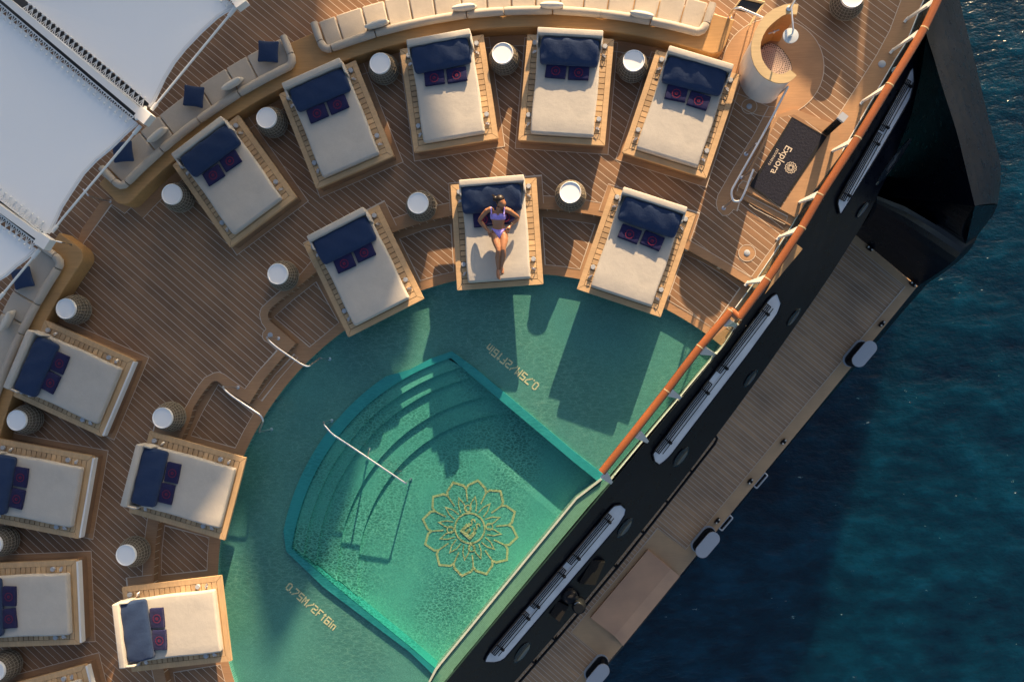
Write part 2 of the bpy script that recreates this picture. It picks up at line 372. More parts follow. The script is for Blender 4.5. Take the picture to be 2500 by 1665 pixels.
# upper deck edge against the sunken ledge round the pool (photograph points, level 0)
LEV = [(1830,698),(1750,650),(1670.6,606.4)]
lev = WL([(1862,712)]+LEV)
R_L = 7.687
a_r = ang((1640,592)); lev += arc(R_L, ang((1660,600)), ang((770,672)))[1:]
lev += WL([(735,695),(714,710.8),(690,729),(666,748),(657,758),(654,769),(656,779),(661,785.6),(722.5,838.3),(684,880),(646,925),(608.6,986),(557.6,955.6),(540,937),(530.4,930),(523,930),(516.8,933.5),(505,947),(493,962.4),(472,995)])
lev += arc(R_L, ang((455.6,1023.6)), 4.10)
hull_in = [(2330,-160),(2290,-70),(2253,0),(2215,98.6),(2182.8,149.6),(2131.8,238),(2053.6,374),(1961.8,499.8),(1928,562),(1892,625),(1860,690)]
up = WL(hull_in)+lev+[Vector((-9, -12, 0)), Vector((-22, -12, 0)), Vector((-22, 16, 0)), Vector((8.5, 16, 0))]
mb = MB(); mb.prism(up, -0.165, 0.0); struct('deck', mb, M_deck)
# ledge: one step lower, reaches the curved pool edge
R_P = 6.372
T0 = Vector((0.737, -2.388, 0))
def online(s): return T0+TX*s
def hit(r):
    d = T0-C0; bq = d.dot(TX); cq = d.dot(d)-r*r; q = math.sqrt(bq*bq-cq); return -bq+q, -bq-q
s1, s0 = hit(R_P); aP1 = math.atan2((online(s1)-C0).y, (online(s1)-C0).x); e = online(s0)-C0; aP0 = math.atan2(e.y, e.x) % (2*math.pi)
sL1, sL0 = hit(8.9); q1 = online(sL1); q0 = online(sL0)
b1 = math.atan2((q1-C0).y, (q1-C0).x); q = q0-C0; b0 = math.atan2(q.y, q.x) % (2*math.pi)
ledge = arc(8.9, b1, b0)+list(reversed(arc(R_P, aP1, aP0)))
mb = MB(); mb.prism(ledge, -0.30, -0.170); struct('pool_ledge', mb, M_margin)
# coping face down into the pool
mb = MB(); mb.ruled(arc(R_P-0.002, aP1, aP0, -0.172), arc(R_P-0.002, aP1, aP0, -0.8)); struct('pool_wall', mb, M_shelf)
# planked panels on the ledge
PAN = [[(669.8,773.7),(715,733),(771.8,688.7),(827.5,787.6),(795,815),(756,847)],
 [(975.4,583.6),(1036,562),(1101,548),(1108,663.5),(1066,673),(1026.4,685.6)],
 [(1323.8,531),(1385,537),(1453,548.6),(1415.6,658),(1375,651),(1331,646.5)],
 [(1669,620),(1715,641),(1765,672),(1806.6,703.3),(1738.6,800),(1685,765),(1629.8,732)],
 [(533.8,938.6),(618.8,1010),(596,1050),(574.8,1093),(466.6,1062.8),(498,1000)],
 [(403,1282),(511,1311.8),(507,1352),(506,1391),(394.5,1403),(396,1340)],
 [(424,1640.5),(538.7,1621.4),(560,1700),(590,1800),(480,1820),(440,1720)],
 [(1820,795),(1790,810),(1775,800),(1800,775)]]
mb = MB(); mc = MB()
for P in PAN:
    p = WL(P, -0.17); mb.sheet(p, -0.166)
    mc.ribbon(p, 0.012, -0.162, closed=True)
# little step with a caulked rectangle between the two handrails
st = WL([(727.6,872.3),(719,864.5),(672,915),(630,970.9),(639,978.7),(684,922)], -0.17)
mc.ribbon(st, 0.012, -0.162, closed=True)
struct('ledge_planking', mb, M_deck)
# plain margin boards and caulk lines of the upper deck
def offset(path, d):
    out = []
    for i, p in enumerate(path):
        a = path[max(i-1, 0)]; b_ = path[min(i+1, len(path)-1)]; t = (b_-a).normalized(); out.append(p+Vector((-t.y, t.x, 0))*d)
    return out
mg = MB()
# along the ledge edge
outer = WL([(1832,676),(1760,632),(1682.5,586)])+arc(R_L+0.27, ang((1660,575)), ang((775,648)))[1:]
outer += WL([(727.6,676.8),(690,706),(656,734.6),(638,752),(634,768.6),(639,789),(650,803.6),(642,812),(641,824),(646,831.5),(655,836),(676.6,855.3),(629,908),(598.4,948.8),(578,935),(547.4,913),(535,908),(523.6,909.7),(499.8,921.6),(484,942),(469,965.8),(454,993)])
outer += arc(R_L+0.25, ang((440,1018)), 4.10)
inner = [p for p in lev]
mg.sheet(outer+list(reversed(inner)), 0.004); mc.ribbon(outer, 0.012, 0.008)
# along the balustrade
gb = WL([(2290,-70),(2253,0),(2215,98.6),(2182.8,149.6),(2131.8,238),(2053.6,374),(1958,505),(1926,562)])
gi = WL([(2230,-70),(2196,10),(2172,75),(2140,135),(2105.5,190),(2040,292),(1985,385),(1960,500),(1905,570)])
mg.sheet(gb+list(reversed(gi)), 0.0045); mc.ribbon(gi[:7], 0.012, 0.0085)
g2 = WL([(1925,564),(1888,628),(1854,692),(1834,676),(1870,625),(1908.6,573.8)]); mg.sheet(g2, 0.0047); mc.ribbon(g2[3:], 0.012, 0.0087)
# round the sofa plinths
def sector(r0, r1, a0, a1): return arc(r0, a0, a1)+list(reversed(arc(r1, a0, a1)))
aS1 = ang((1706,142.8)); 
mg.sheet(sector(11.05, 11.42, aS1-0.02, ang((300,486))), 0.0042); mc.ribbon(arc(11.05, aS1-0.02, ang((300,486))), 0.012, 0.008)
pts = WL([(345,485),(305,522),(273,500),(198,603),(227,628),(200,665),(170,650),(200,560),(245,495),(290,480)])
mg.sheet(pts, 0.0048); mc.ribbon(pts[:7], 0.012, 0.009)
# round the shower
sc0 = W((1886,166)); cpts = [Vector((sc0.x+1.0*math.cos(t), sc0.y+1.0*math.sin(t), 0)) for t in [2*math.pi*i/60 for i in range(60)]]
cpts = [Vector((p.x, p.y, 0)) for p in cpts]; mg.sheet(cpts, 0.0052); mc.ribbon(cpts, 0.012, 0.0095, closed=True)
# base strip of the long handrail, with its rounded end
hs = WL([(1898,262),(1876,262),(1840,330),(1790,410),(1752,478),(1748,497),(1752,514),(1764,527),(1778,526),(1786,518),(1791,512),(1799,516),(1812,470),(1826,445),(1823,417),(1850,372),(1891,290)])
mg.sheet(hs, 0.0056); mc.ribbon(hs, 0.011, 0.0098, closed=True)
for c_, r_ in (((1829,260.8), 0.15), ((1823.6,618), 0.165)):
    w = W(c_); P = [Vector((w.x+r_*math.cos(t), w.y+r_*math.sin(t), 0)) for t in [2*math.pi*i/36 for i in range(36)]]
    mg.sheet(P, 0.0060); mc.ribbon(P, 0.011, 0.0102, closed=True)
tri = WL([(1797,228),(1879,262)]); mc.ribbon(tri, 0.011, 0.0098)
# steps down from the mat, below the mat's lower corner
mst = MB()
mst.prism(WL([(1799,458),(1940,534),(1928,552),(1792,476)]), -0.002, 0.05)
mst.prism(WL([(1803,449),(1947,525),(1940,534),(1799,458)]), -0.002, 0.10)
struct('deck_step', mst, M_margin)
mc.ribbon(WL([(1826,500),(1842,512),(1915,549),(1921,530),(1850,493),(1820,478)]), 0.011, 0.054)
mc.ribbon(WL([(1797,470),(1801,455),(1811,445),(1826,449),(1832,440)]), 0.011, 0.104)
struct('margin_boards', mg, M_margin)
# ------------------------------------------------------------------ pool basin
ZS, ZR, ZD = -0.31, -0.255, -0.60
r_out = WL([(1484,1166),(1400,1100.5),(1161,899),(1103,857.3)], ZR)
arc_o = WL([(1050,876),(1000,902)], ZR)+arc(5.09, ang((951,933), ZR), ang((705,1298), ZR))+WL([(698.6,1345.4)], ZR)
b_out = WL([(790,1433),(1000,1591),(1045,1634),(1088,1676)], ZR)
rim_o = r_out+arc_o+b_out
rim_i = WL([(1466,1180),(1399,1126),(1130.4,900),(1101,874)], ZR)+arc(4.84, ang((1092,878), ZR), ang((716,1335), ZR))+WL([(715.6,1340),(824,1433),(1000,1576),(1064.6,1632),(1080,1646)], ZR)
pool_arc = arc(R_P+0.05, aP1, aP0)
shelf = pool_arc+[online(s0)]+list(reversed(rim_o))+[online(s1)]
mb = tess(shelf, ZS); struct('shallow_pool_floor', mb, M_shelf)
mb = MB(); mb.prism([Vector((p.x, p.y, 0)) for p in rim_o+list(reversed(rim_i))], ZD-0.1, ZR); struct('deep_pool_rim', mb, M_rimm)
mb = MB(); mb.sheet(WL([(1090,850),(1500,1150),(1480,1200),(1060,1690),(690,1350),(720,1100),(900,930)], ZD), ZD); struct('deep_pool_floor', mb, M_deep)
mb = MB()
S_R = [4.60, 4.34, 3.885, 3.475]; S_Z = [-0.315, -0.39, -0.46, -0.53]
rc = WL([(1460,1172)], ZR)[0]
for k in (3, 2, 1, 0):
    r_ = S_R[k]; a_hi = ang((1092,878), ZR); a_lo = ang((716,1335), ZR)
    # ends where the straight walls cut the ring
    def cut(p0, p1):
        d = p1-p0; f_ = p0-C0; A = d.dot(d); B = 2*f_.dot(d); Cc = f_.dot(f_)-r_*r_; t = (-B-math.sqrt(B*B-4*A*Cc))/(2*A); return p0+d*t
    wr = [Vector((p.x, p.y, 0)) for p in WL([(1101,874),(1466,1180)], ZR)]; wl = [Vector((p.x, p.y, 0)) for p in WL([(715.6,1340),(1064.6,1632)], ZR)]
    pr = cut(wr[0], wr[1]); pl = cut(wl[0], wl[1])
    ar = math.atan2((pr-C0).y, (pr-C0).x) % (2*math.pi); al = math.atan2((pl-C0).y, (pl-C0).x) % (2*math.pi)
    P = arc(4.86, a_hi, a_lo)+[pl]+arc(r_, al, ar)[1:-1]+[pr]
    mb.prism(P, ZD-0.02*(k+1), S_Z[k])
struct('pool_steps', mb, M_deep)
# dark nosing lines on the steps
# front of the pool: stone lip, gutter, outer glass
mb = MB(); mb.prism(WL([(1466,1168),(1405.5,1215),(1074,1617),(1061,1633),(1045,1665),(1037,1690),(1044,1690),(1050,1665),(1066,1636),(1078,1620),(1409,1218),(1470,1171)], -0.19), -1.4, -0.19); struct('pool_front_lip', mb, M_lip)
mb = MB(); mb.prism(WL([(1471,1172),(1410,1219),(1079,1621),(1052,1665),(1040,1700),(1072,1700),(1107,1635),(1434,1240),(1489,1178)], -0.2), -0.5, -0.24); struct('pool_gutter', mb, M_gutter)
# side walls of the shallow pool along the transom
mb = MB(); a_ = online(s1+0.05); b_ = Vector((W((1492,1172)).x, W((1492,1172)).y, 0))
mb.prism([a_, b_, b_+AX*0.02, a_+AX*0.02], -0.6, -0.14); c_ = W((1085,1670)); c_ = Vector((c_.x, c_.y, 0)); d_ = online(s0-0.05)
mb.prism([c_, d_, d_+AX*0.02, c_+AX*0.02], -0.6, -0.14); struct('pool_side_wall', mb, M_lip)
# water
mb = MB(); P = arc(R_P, aP1, aP0)
ro = [Vector((p.x, p.y, 0)) for p in rim_i]
mb = tess([Vector((p.x, p.y, 0)) for p in P]+[online(s0)]+[Vector((p.x, p.y, 0)) for p in reversed(rim_i)]+[online(s1)], -0.20); struct('shallow_pool_water', mb, M_water)
mb = MB(); front = WL([(1471,1172),(1410,1219),(1079,1621),(1064,1645)], -0.201)
mb = tess([Vector((p.x, p.y, 0)) for p in rim_i[:-1]]+[Vector((p.x, p.y, 0)) for p in reversed(front)], -0.201); struct('deep_pool_water', mb, M_wdeep)
# ------------------------------------------------------------------ writing and emblem on the pool floor
FONT = {'0':["01110","10001","10001","10001","10001","10001","01110"],'.':["0","0","0","0","0","0","1"],'7':["11111","00001","00001","00010","00100","01000","10000"],
'5':["11111","10000","10000","11111","00001","00001","11111"],'M':["10001","11011","10101","10101","10001","10001","10001"],'/':["00001","00001","00010","00100","01000","10000","10000"],
'2':["11110","00001","00001","01110","10000","10000","11111"],'F':["11111","10000","10000","11100","10000","10000","10000"],'t':["010","111","010","010","010","010","010"],
'6':["11111","10000","10000","11111","10001","10001","11111"],'i':["1","0","1","1","1","1","1"],'n':["0000","0000","1111","1001","1001","1001","1001"]}
def depth_mark(p0, p1, size, label):
    a = W(p0, ZS); b_ = W(p1, ZS); d = (b_-a); L = Vector((d.x, d.y, 0)).length; d = Vector((d.x, d.y, 0)).normalized(); u = Vector((-d.y, d.x, 0))
    txt = "0.75M/2Ft6in"; n = sum(len(FONT[ch][0]) for ch in txt)+1.4*(len(txt)-1); px = L/n; py = size/7; x = 0; mb = MB()
    for ch in txt:
        g = FONT[ch]
        for r_, row in enumerate(g):
            j = 0
            while j < len(row):
                if row[j] == '1':
                    k = j
                    while k < len(row) and row[k] == '1': k += 1
                    e1, e2 = x+j-0.12, x+k+0.12; y1, y2 = size/2-(r_+1.12)*py, size/2-(r_-0.12)*py; q = [a+d*e1*px+u*y1, a+d*e2*px+u*y1, a+d*e2*px+u*y2, a+d*e1*px+u*y2]
                    mb.sheet([Vector((v.x, v.y, 0)) for v in q], ZS+0.005+0.0003*((r_+k) % 7)); j = k
                else: j += 1
        x += len(g[0])+1.4
    o = put('depth_marking', mb, M_mark); tag(o, label, 'depth marking', 'depth markings in the shallow pool')
depth_mark((702,1428), (819,1531), 0.17, 'gold mosaic pool depth lettering on the lower left shelf, left of the deep pool')
depth_mark((1312,946), (1190,846), 0.17, 'gold mosaic pool depth lettering upside down on the shelf above the deep pool')
def rosette(mb, c, r, z, tw, rot=0.0, fine=True, ex=Vector((1, 0, 0)), ey=Vector((0, 1, 0))):
    def P(rr, a): return c+ex*(rr*math.cos(a))+ey*(rr*math.sin(a))
    N = 12; st = 2*math.pi/N
    for i in range(N):
        a = rot+i*st
        pet = [P(0.81*r, a-st*0.5), P(0.885*r, a-st*0.40), P(1.0*r, a), P(0.885*r, a+st*0.40), P(0.81*r, a+st*0.5)]
        mb.ribbon(pet, tw, z+0.0003*(i % 2))
        if fine:
            mb.ribbon([P(0.37*r, a-st*0.34), P(0.52*r, a-st*0.22), P(0.66*r, a), P(0.52*r, a+st*0.22), P(0.37*r, a+st*0.34)], tw*0.55, z+0.0006+0.0003*(i % 2))
            mb.ribbon([P(0.81*r, a+st*0.5), P(0.55*r, a+st*0.5)], tw*0.7, z+0.0012)
            if i % 3 == 0:
                cc = P(0.41*r, a+st*0.5); mb.ribbon([cc+ex*(0.07*r*math.cos(t))+ey*(0.07*r*math.sin(t)) for t in [2*math.pi*k/10 for k in range(10)]], tw*0.55, z+0.0015, closed=True)
    mb.ribbon([P(0.31*r, 2*math.pi*k/32) for k in range(32)], tw*0.8, z+0.0018, closed=True)
ec = W((1147.2,1288.6), ZD); ec = Vector((ec.x, ec.y, 0)); mb = MB(); rosette(mb, ec, 1.02, ZD+0.006, 0.046, R(90-9.5))
ed = (Vector((1,0,0))*0.75+Vector((0,1,0))*-0.66).normalized(); eu = Vector((-ed.y, ed.x, 0))
def blk(u0, v0, u1, v1): mb.sheet([ec+ed*a+eu*b_ for a, b_ in ((u0,v0),(u1,v0),(u1,v1),(u0,v1))], ZD+0.0085+len(mb.v)*1e-5)
blk(-0.12,-0.17,-0.05,0.03); blk(-0.12,-0.19,0.17,-0.12); blk(0.10,-0.12,0.17,0.03); blk(-0.01,-0.12,0.05,0.0); blk(-0.12,0.0,-0.02,0.03)
for s_ in (-1, 1):
    q = [(-0.02,0.07),(0.02,0.04),(0.05,0.08),(0.03,0.12),(-0.01,0.14),(-0.01,0.18),(0.03,0.20),(0.07,0.17)]
    mb.ribbon([ec+ed*(a+0.07*s_)*(1)+eu*b_ for a, b_ in q], 0.03, ZD+0.011+0.0007*s_)
tag(put('floor_emblem', mb, M_gold), 'large gold twelve petalled flower emblem laid in mosaic on the deep pool floor', 'emblem')
struct('caulk_lines', mc, M_caulk)
# ------------------------------------------------------------------ lower deck and hull
ZL = -6.0
ldeck = [(2110,545),(2240,699),(1968.6,1030),(1658,1404.6),(1640,1426),(1500,1300),(1150,1560),(1500,1090),(1700,900),(2000,560)]
full = WL([(2085,560),(2240,699),(1968.6,1030),(1554,1533),(1400,1720),(1300,1840),(900,1840),(1500,1000),(1900,600)], ZL)
mb = MB(); mb.prism([Vector((p.x, p.y, 0)) for p in full], -11.4, ZL); struct('lower_deck', mb, M_low)
mg = MB(); mc = MB()
mg.sheet(WL([(2085,565),(2090,574.6),(2240,699),(1968.6,1030),(1658,1404.6),(1673.4,1341),(1955.6,1000),(2208.6,700),(2078.5,592.8)], ZL), ZL+0.004)
mc.ribbon(WL([(2078.5,592.8),(2208.6,700),(1955.6,1000),(1673.4,1341),(1605.4,1288.3),(1500,1416.5),(1394.4,1541.7),(1459,1596),(1408,1659),(1380,1690)], ZL), 0.014, ZL+0.016)
mc.ribbon(WL([(2075,598),(2203,706)], ZL), 0.012, ZL+0.010); mc.ribbon(WL([(1609,1284),(1676,1337)], ZL), 0.012, ZL+0.014)
mg.sheet(WL([(1673.4,1341),(1605.4,1288.3),(1500,1416.5),(1394.4,1541.7),(1459,1596),(1408,1659),(1380,1695),(1420,1700),(1477.7,1618),(1520,1574),(1658,1404.6)], ZL), ZL+0.008)
struct('lower_margin_boards', mg, M_lmargin)
mg = MB()
mg.sheet([W((1581.6,1341.7),ZL+0.05), W((1645,1392),ZL+0.05), W((1490,1590),ZL+0.05), W((1442,1507.7),ZL+0.05)], None)
rt = WL([(1581.6,1341.7),(1658,1404.6),(1520,1574),(1442,1507.7)], ZL)
mg = MB(); top = WL([(1581.6,1341.7),(1638,1388),(1500,1552),(1442,1507.7)], ZL+0.10); lo = WL([(1660,1406),(1521,1576)], ZL+0.015)
mg.add([top[0], top[1], top[2], top[3], lo[0], lo[1]]+[Vector((p.x, p.y, ZL)) for p in (top[0], top[1], top[2], top[3])], [(0,3,2,1),(1,2,5,4),(0,1,7,6),(2,3,9,8),(3,0,6,9)])
struct('ramp', mg, M_ramp)
struct('lower_caulk_lines', mc, M_caulk)
# edge of the hull below the lower deck
he = [(2434,503),(2424,527),(2386.8,574.8),(2347.7,608.8),(2308.6,649.6),(2266,690.4),(2215,748),(2110,872),(1990,1010),(1850,1180),(1690,1375),(1668,1404)]
hd = [(2400,540),(2380,570),(2340,610),(2300,650),(2270,680),(2240,699),(2190,762),(2090,884),(1975,1022),(1838,1188),(1680,1378),(1658,1404.6)]
mb = MB(); a_ = [v+Vector((0,0,-0.02)) for v in WL(hd, ZL)]; b_ = WL(he, ZL-0.45); mb.ruled(a_, b_); n_ = len(b_); mb.ruled(b_, [Vector((v.x, v.y, -11.3)) for v in b_])
he2 = [(1662,1408),(1556,1538),(1480,1628),(1400,1725),(1300,1845)]
b2 = WL(he2, ZL-0.1); mb.ruled([v+Vector((-0.1,0.05,0.07)) for v in b2], b2); mb.ruled(b2, [Vector((v.x, v.y, -11.3)) for v in b2])
struct('hull', mb, M_hull, True)
# bulwark: black sloping shelf outside the balustrade
ZB = -1.15
BI = [(2300,-90),(2262,-8),(2219,97),(2186,149),(2135,238),(2056,376),(1964,502),(1928,562),(1893,626),(1858,700),(1808,790),(1767,846),(1500,1174),(1490,1183),(1300,1410),(1150,1590),(1060,1700),(960,1820)]
BO = [(2360,-160),(2268,60),(2262,90),(2248,180),(2225,280),(2170,420),(2122,520),(2088,577),(2030,668),(1980,742),(1860,912),(1795.8,1000),(1697,1132),(1655,1186),(1435,1458),(1255,1665),(1180,1760),(1080,1880)]
def lerp(a, b_, t): return a+(b_-a)*t
bi = WL(BI, -0.03); bo = WL(BO, ZB); mb = MB(); K = 5
rows = [[lerp(p, q, k/K) for p, q in zip(bi, bo)] for k in range(K+1)]
for k in range(K): mb.ruled(rows[k], rows[k+1], True)
mb.ruled(bo, [Vector((p.x, p.y, ZB-0.12)) for p in bo], True); mb.ruled([Vector((p.x, p.y, ZB-0.12)) for p in bo], [Vector((p.x-0.25, p.y+0.2, ZL-0.1)) for p in bo], True)
mb.ruled([p-AX*0.02+Vector((0,0,-0.5)) for p in bi], bi, True)
struct('bulwark', mb, M_hull, True)
def zb(p):                          # level of the bulwark shelf under a photograph point
    def dl(P):
        best = 1e9; q = Vector(p)
        for a, b_ in zip(P, P[1:]):
            a = Vector(a); b_ = Vector(b_); ab = b_-a; t = max(0, min(1, (q-a).dot(ab)/ab.dot(ab))); best = min(best, (q-(a+ab*t)).length)
        return best
    i, o = dl(BI), dl(BO); return -0.03+(ZB+0.03)*i/(i+o)
# quarter wing (tall black fin at the corner of the stern)
CR = [(2290,-200),(2262,-60),(2257,0),(2261,78),(2278,136),(2306,230),(2335.8,323),(2360,420),(2380,503)]
OU = [(2325,-200),(2336,-60),(2342.6,0),(2366,95),(2380,150),(2400,235),(2419,313),(2443,408),(2436,500)]
IN = [(2240,-200),(2250,-60),(2250,0),(2254,90),(2246,180),(2222,280),(2190,370),(2160,430),(2135,478)]
def spl(P, m=4):                   # smooth curve through points
    out = []
    for i in range(len(P)-1):
        a, b_, c, d = Vector(P[max(i-1, 0)]), Vector(P[i]), Vector(P[i+1]), Vector(P[min(i+2, len(P)-1)])
        for k in range(m):
            t = k/m; out.append(0.5*((2*b_)+(c-a)*t+(2*a-5*b_+4*c-d)*t*t+(3*b_-a-3*c+d)*t**3))
    return out+[Vector(P[-1])]
CR, OU, IN = spl(CR), spl(OU), spl(IN)
cr = [v for v in WL(CR, -0.35)]; ou = WL(OU, -2.2); inn = WL(IN, -4.4)
mb = MB(); K = 6
rows = [[lerp(p, q, k/K)+Vector((0, 0, 0.16*math.sin(math.pi*k/K))) for p, q in zip(cr, ou)] for k in range(K+1)]
for k in range(K): mb.ruled(rows[k], rows[k+1], True)
mb.ruled(ou, [Vector((p.x-0.1, p.y, -11.3)) for p in ou], True)
mb.ruled([Vector((p.x, p.y, z_)) for p, z_ in zip(inn, [-4.4]*len(inn))], cr, True)
# rounded lower end of the wing down to the lower deck
RG = [(2122,500),(2140,478),(2210,505),(2290,552),(2358,596),(2388,574)]; DK = [(2084,570),(2090,574.6),(2150,624),(2200,666),(2240,699),(2268,690)]
zr = [-3.2,-3.4,-3.6,-3.8,-4.0,-4.2]; rg = [W(p, z_) for p, z_ in zip(RG, zr)]; dk = WL(DK, ZL+0.01); K = 8
rows = [[lerp(p, q, k/K)+Vector((0, 0, 0.55*math.sin(math.pi*k/K))) for p, q in zip(rg, dk)] for k in range(K+1)]
for k in range(K): mb.ruled(rows[k], rows[k+1], False)
up_ = [W(p, z_) for p, z_ in zip([(2135,440),(2160,430),(2230,440),(2300,470),(2380,503),(2436,500)], [-3.0,-4.0,-4.2,-3.2,-0.6,-2.2])]
rows = [[lerp(p, q, k/K)+Vector((0, 0, -0.35*math.sin(math.pi*k/K))) for p, q in zip(up_, rg)] for k in range(K+1)]
for k in range(K): mb.ruled(rows[k], rows[k+1], False)
mb.add([W((2380,503), -0.35), W((2436,500), -2.2), W((2388,574), -4.2), W((2358,596), -4.0)], [(0,1,2,3)])
mb.ruled([rg[5], W((2347,609), -5.0), W((2308,650), -5.6), dk[5]], [Vector((p.x, p.y, -11.3)) for p in (rg[5], W((2347,609), -5.0), W((2308,650), -5.6), dk[5])])
mb.add([rg[5], W((2347,609), -5.0), W((2308,650), -5.6), dk[5]], [(0,1,2,3)])
tag(put('quarter_wing', mb, M_hull, smooth=True), 'tall black painted wing of the hull rising at the stern corner above the sea', 'hull wing')
# ================================================================== DAYBEDS
BW, BL = 1.73, 2.13
BEDS = [ # corners: head left, head right, foot right, foot left ; row ; phrase
 ((411.4,397.2),(582,274.7),(732.7,488),(561.7,610.5),'o','the first daybed from left of the outer row'),
 ((675,222.7),(869.3,144.5),(967.6,386),(770.7,467.5),'o','the second daybed from left of the outer row'),
 ((972,114),(1182.8,83.3),(1220.2,343.4),(1008.7,375.7),'o','the third daybed from left of the outer row'),
 ((1286.5,80.6),(1501,96.2),(1477.6,359.4),(1263.8,343.4),'o','the fourth daybed from left of the outer row'),
 ((1603,119),(1808.7,186.3),(1723,438.6),(1520,370.6),'o','the daybed nearest the white shower screen'),
 ((735.7,593.8),(926.1,497.6),(1039,730.8),(848.6,826),'i','the shaded poolside daybed left of the sunbathing woman'),
 ((1098.5,450.3),(1311,434),(1328.3,695.1),(1114.8,709.4),'i','the daybed the woman lies on'),
 ((1494.5,458.5),(1697.8,523.1),(1612.8,773),(1408.8,705.7),'i','the sunlit poolside daybed right of the woman'),
 ((18,964),(103.7,774.7),(341.7,880.8),(253.2,1073),'w','the topmost daybed of the left column'),
 ((304.6,1251.5),(364.8,1047.9),(609.5,1117.5),(550.6,1321.5),'i','the shaded poolside daybed at lower left'),
 ((316,1642.6),(290.6,1431.8),(545.9,1400.8),(572.2,1615),'i','the sunlit poolside daybed at bottom left'),
 ((-57,1272),(-11.5,1063.5),(243.9,1112.4),(198.5,1321.1),'w','the second daybed down the left column'),
 ((-54,1586),(-60.6,1372),(199.4,1361.8),(205.7,1576),'w','the third daybed down the left column'),
 ((19,1889),(-35,1683),(216.3,1617.2),(270.4,1823),'w','the daybed cut off by the bottom left corner')]
def build_bed(inner, white):
    r = root('daybed', (0, 0, 0), 'x', 'daybed')
    mb = MB()
    if inner: mb.box((0, 0.36, -0.09), (BW-0.30, 1.30, 0.90)); mb.box((0, 0, 0.335), (BW-0.08, BL-0.08, 0.05))
    else: mb.box((0, 0, 0.155), (BW-0.06, BL-0.06, 0.31)); put('skirt', mb, M_skirt, r)
    bw = 0.108; g = 0.003; x, y = BW/2, BL/2; mb = MB()
    for q in ([(-x,-y),(x,-y),(x-bw,-y+bw),(-x+bw,-y+bw)], [(x,-y),(x,y),(x-bw,y-bw),(x-bw,-y+bw)], [(x,y),(-x,y),(-x+bw,y-bw),(x-bw,y-bw)], [(-x,y),(-x,-y),(-x+bw,-y+bw),(-x+bw,y-bw)]):
        c = Vector((sum(p[0] for p in q)/4, sum(p[1] for p in q)/4, 0)); P = []
        for p in q:
            v = Vector((p[0], p[1], 0)); t = (c-v); P.append(v+Vector((math.copysign(g, t.x) if abs(q[0][0]-q[1][0]) > 0.5 else 0, math.copysign(g, t.y) if abs(q[0][1]-q[1][1]) > 0.5 else 0, 0))*1.6)
        mb.prism(P, 0.345 if inner else 0.315, 0.40)
    put('frame', mb, M_frame, r)
    mb = MB(); mb.box((0, 0, 0.345), (BW-0.10, BL-0.10, 0.05)); put('under_panel', mb, M_dark, r)
    mb = MB(); n = 17; st = (BL-2*bw-0.01)/n
    for i in range(n): mb.box((0, -y+bw+0.005+st*(i+0.5), 0.384), (BW-2*bw-0.014, st-0.015, 0.026+0.002*random.random()))
    put('slats', mb, M_slat, r)
    def soft(p):
        k = 1+0.012*math.sin(p.y*5+p.x*3); return Vector((p.x*k, p.y, p.z*(1.0 if p.z < 0 else 1+0.10*(1-(p.x/0.63)**2)*(1-(p.y/0.98)**2))))
    mb = MB(); mb.rbox((1.255, 1.96, 0.155), 0.045, 4, Matrix.Translation((0, y-0.05-0.98, 0.479)), soft, cuts=6); put('mattress', mb, M_matt, r, True)
    mb = MB(); mb.rbox((1.28, 0.135, 0.33), 0.025, 3, Matrix.Translation((0, y-0.085, 0.67)))
    for s_ in (-1, 1): mb.rbox((0.035, 0.20, 0.34), 0.015, 2, Matrix.Translation((s_*0.628, y-0.22, 0.62)))
    put('headrest', mb, M_matt, r, True)
    for i, (dx, dy) in enumerate(((-0.70, y-0.16), (0.70, y-0.16), (-0.70, y-1.62), (0.70, y-1.62))):
        mb = MB(); mb.lathe([(0.030, 0), (0.048, 0.0), (0.048, 0.035), (0.044, 0.042), (0.0005, 0.042)], 20, (dx, dy, 0.398)); put('round_cap', mb, M_disc, r, True)
        a = [0.5, -0.6, 0.9, -0.3][i]; cx, cy = dx*0.99, dy-0.19; mb = MB(); t = Vector((math.cos(a), math.sin(a), 0)); nn = Vector((-t.y, t.x, 0)); c = Vector((cx, cy, 0.40))
        mb.box(c+Vector((0, 0, 0.012)), (0.09, 0.035, 0.02), a); mb.tube([c-t*0.04+Vector((0,0,0.02)), c-t*0.03+Vector((0,0,0.06)), c+t*0.03+Vector((0,0,0.07)), c+t*0.055+Vector((0,0,0.03))], 0.010, 6)
        mb.tube([c-nn*0.025+Vector((0,0,0.03)), c+nn*0.03+Vector((0,0,0.05))], 0.008, 6); put('towel_clip', mb, M_chrome, r)
    if white:
        mb = MB(); mb.box((0, -y-0.022, 0.345), (BW-0.07, 0.04, 0.13)); put('foot_panel', mb, M_white, r)
    return r
protos = {}
def build_bolster():
    def puff(p):
        u, v = p.x/0.61, p.y/0.25; e = max(0, 1-abs(u)**3.0)*max(0, 1-abs(v)**2.6)
        z = p.z*(0.55+0.45*e**0.5)+0.055*v*0.9
        if p.z > 0: z += 0.012*math.sin(9*u+3*v)+0.010*math.sin(17*u-5*v)*(1-e)
        return Vector((p.x*(1-0.03*abs(v)), p.y*(1-0.04*abs(u)**2), z))
    mb = MB(); mb.rbox((1.20, 0.50, 0.20), 0.06, 4, Matrix.Translation((0, 0, 0.11)) , puff, cuts=8)
    return put('bolster_pillow', mb, M_navy, None, True, origin=(0, 0, 0))
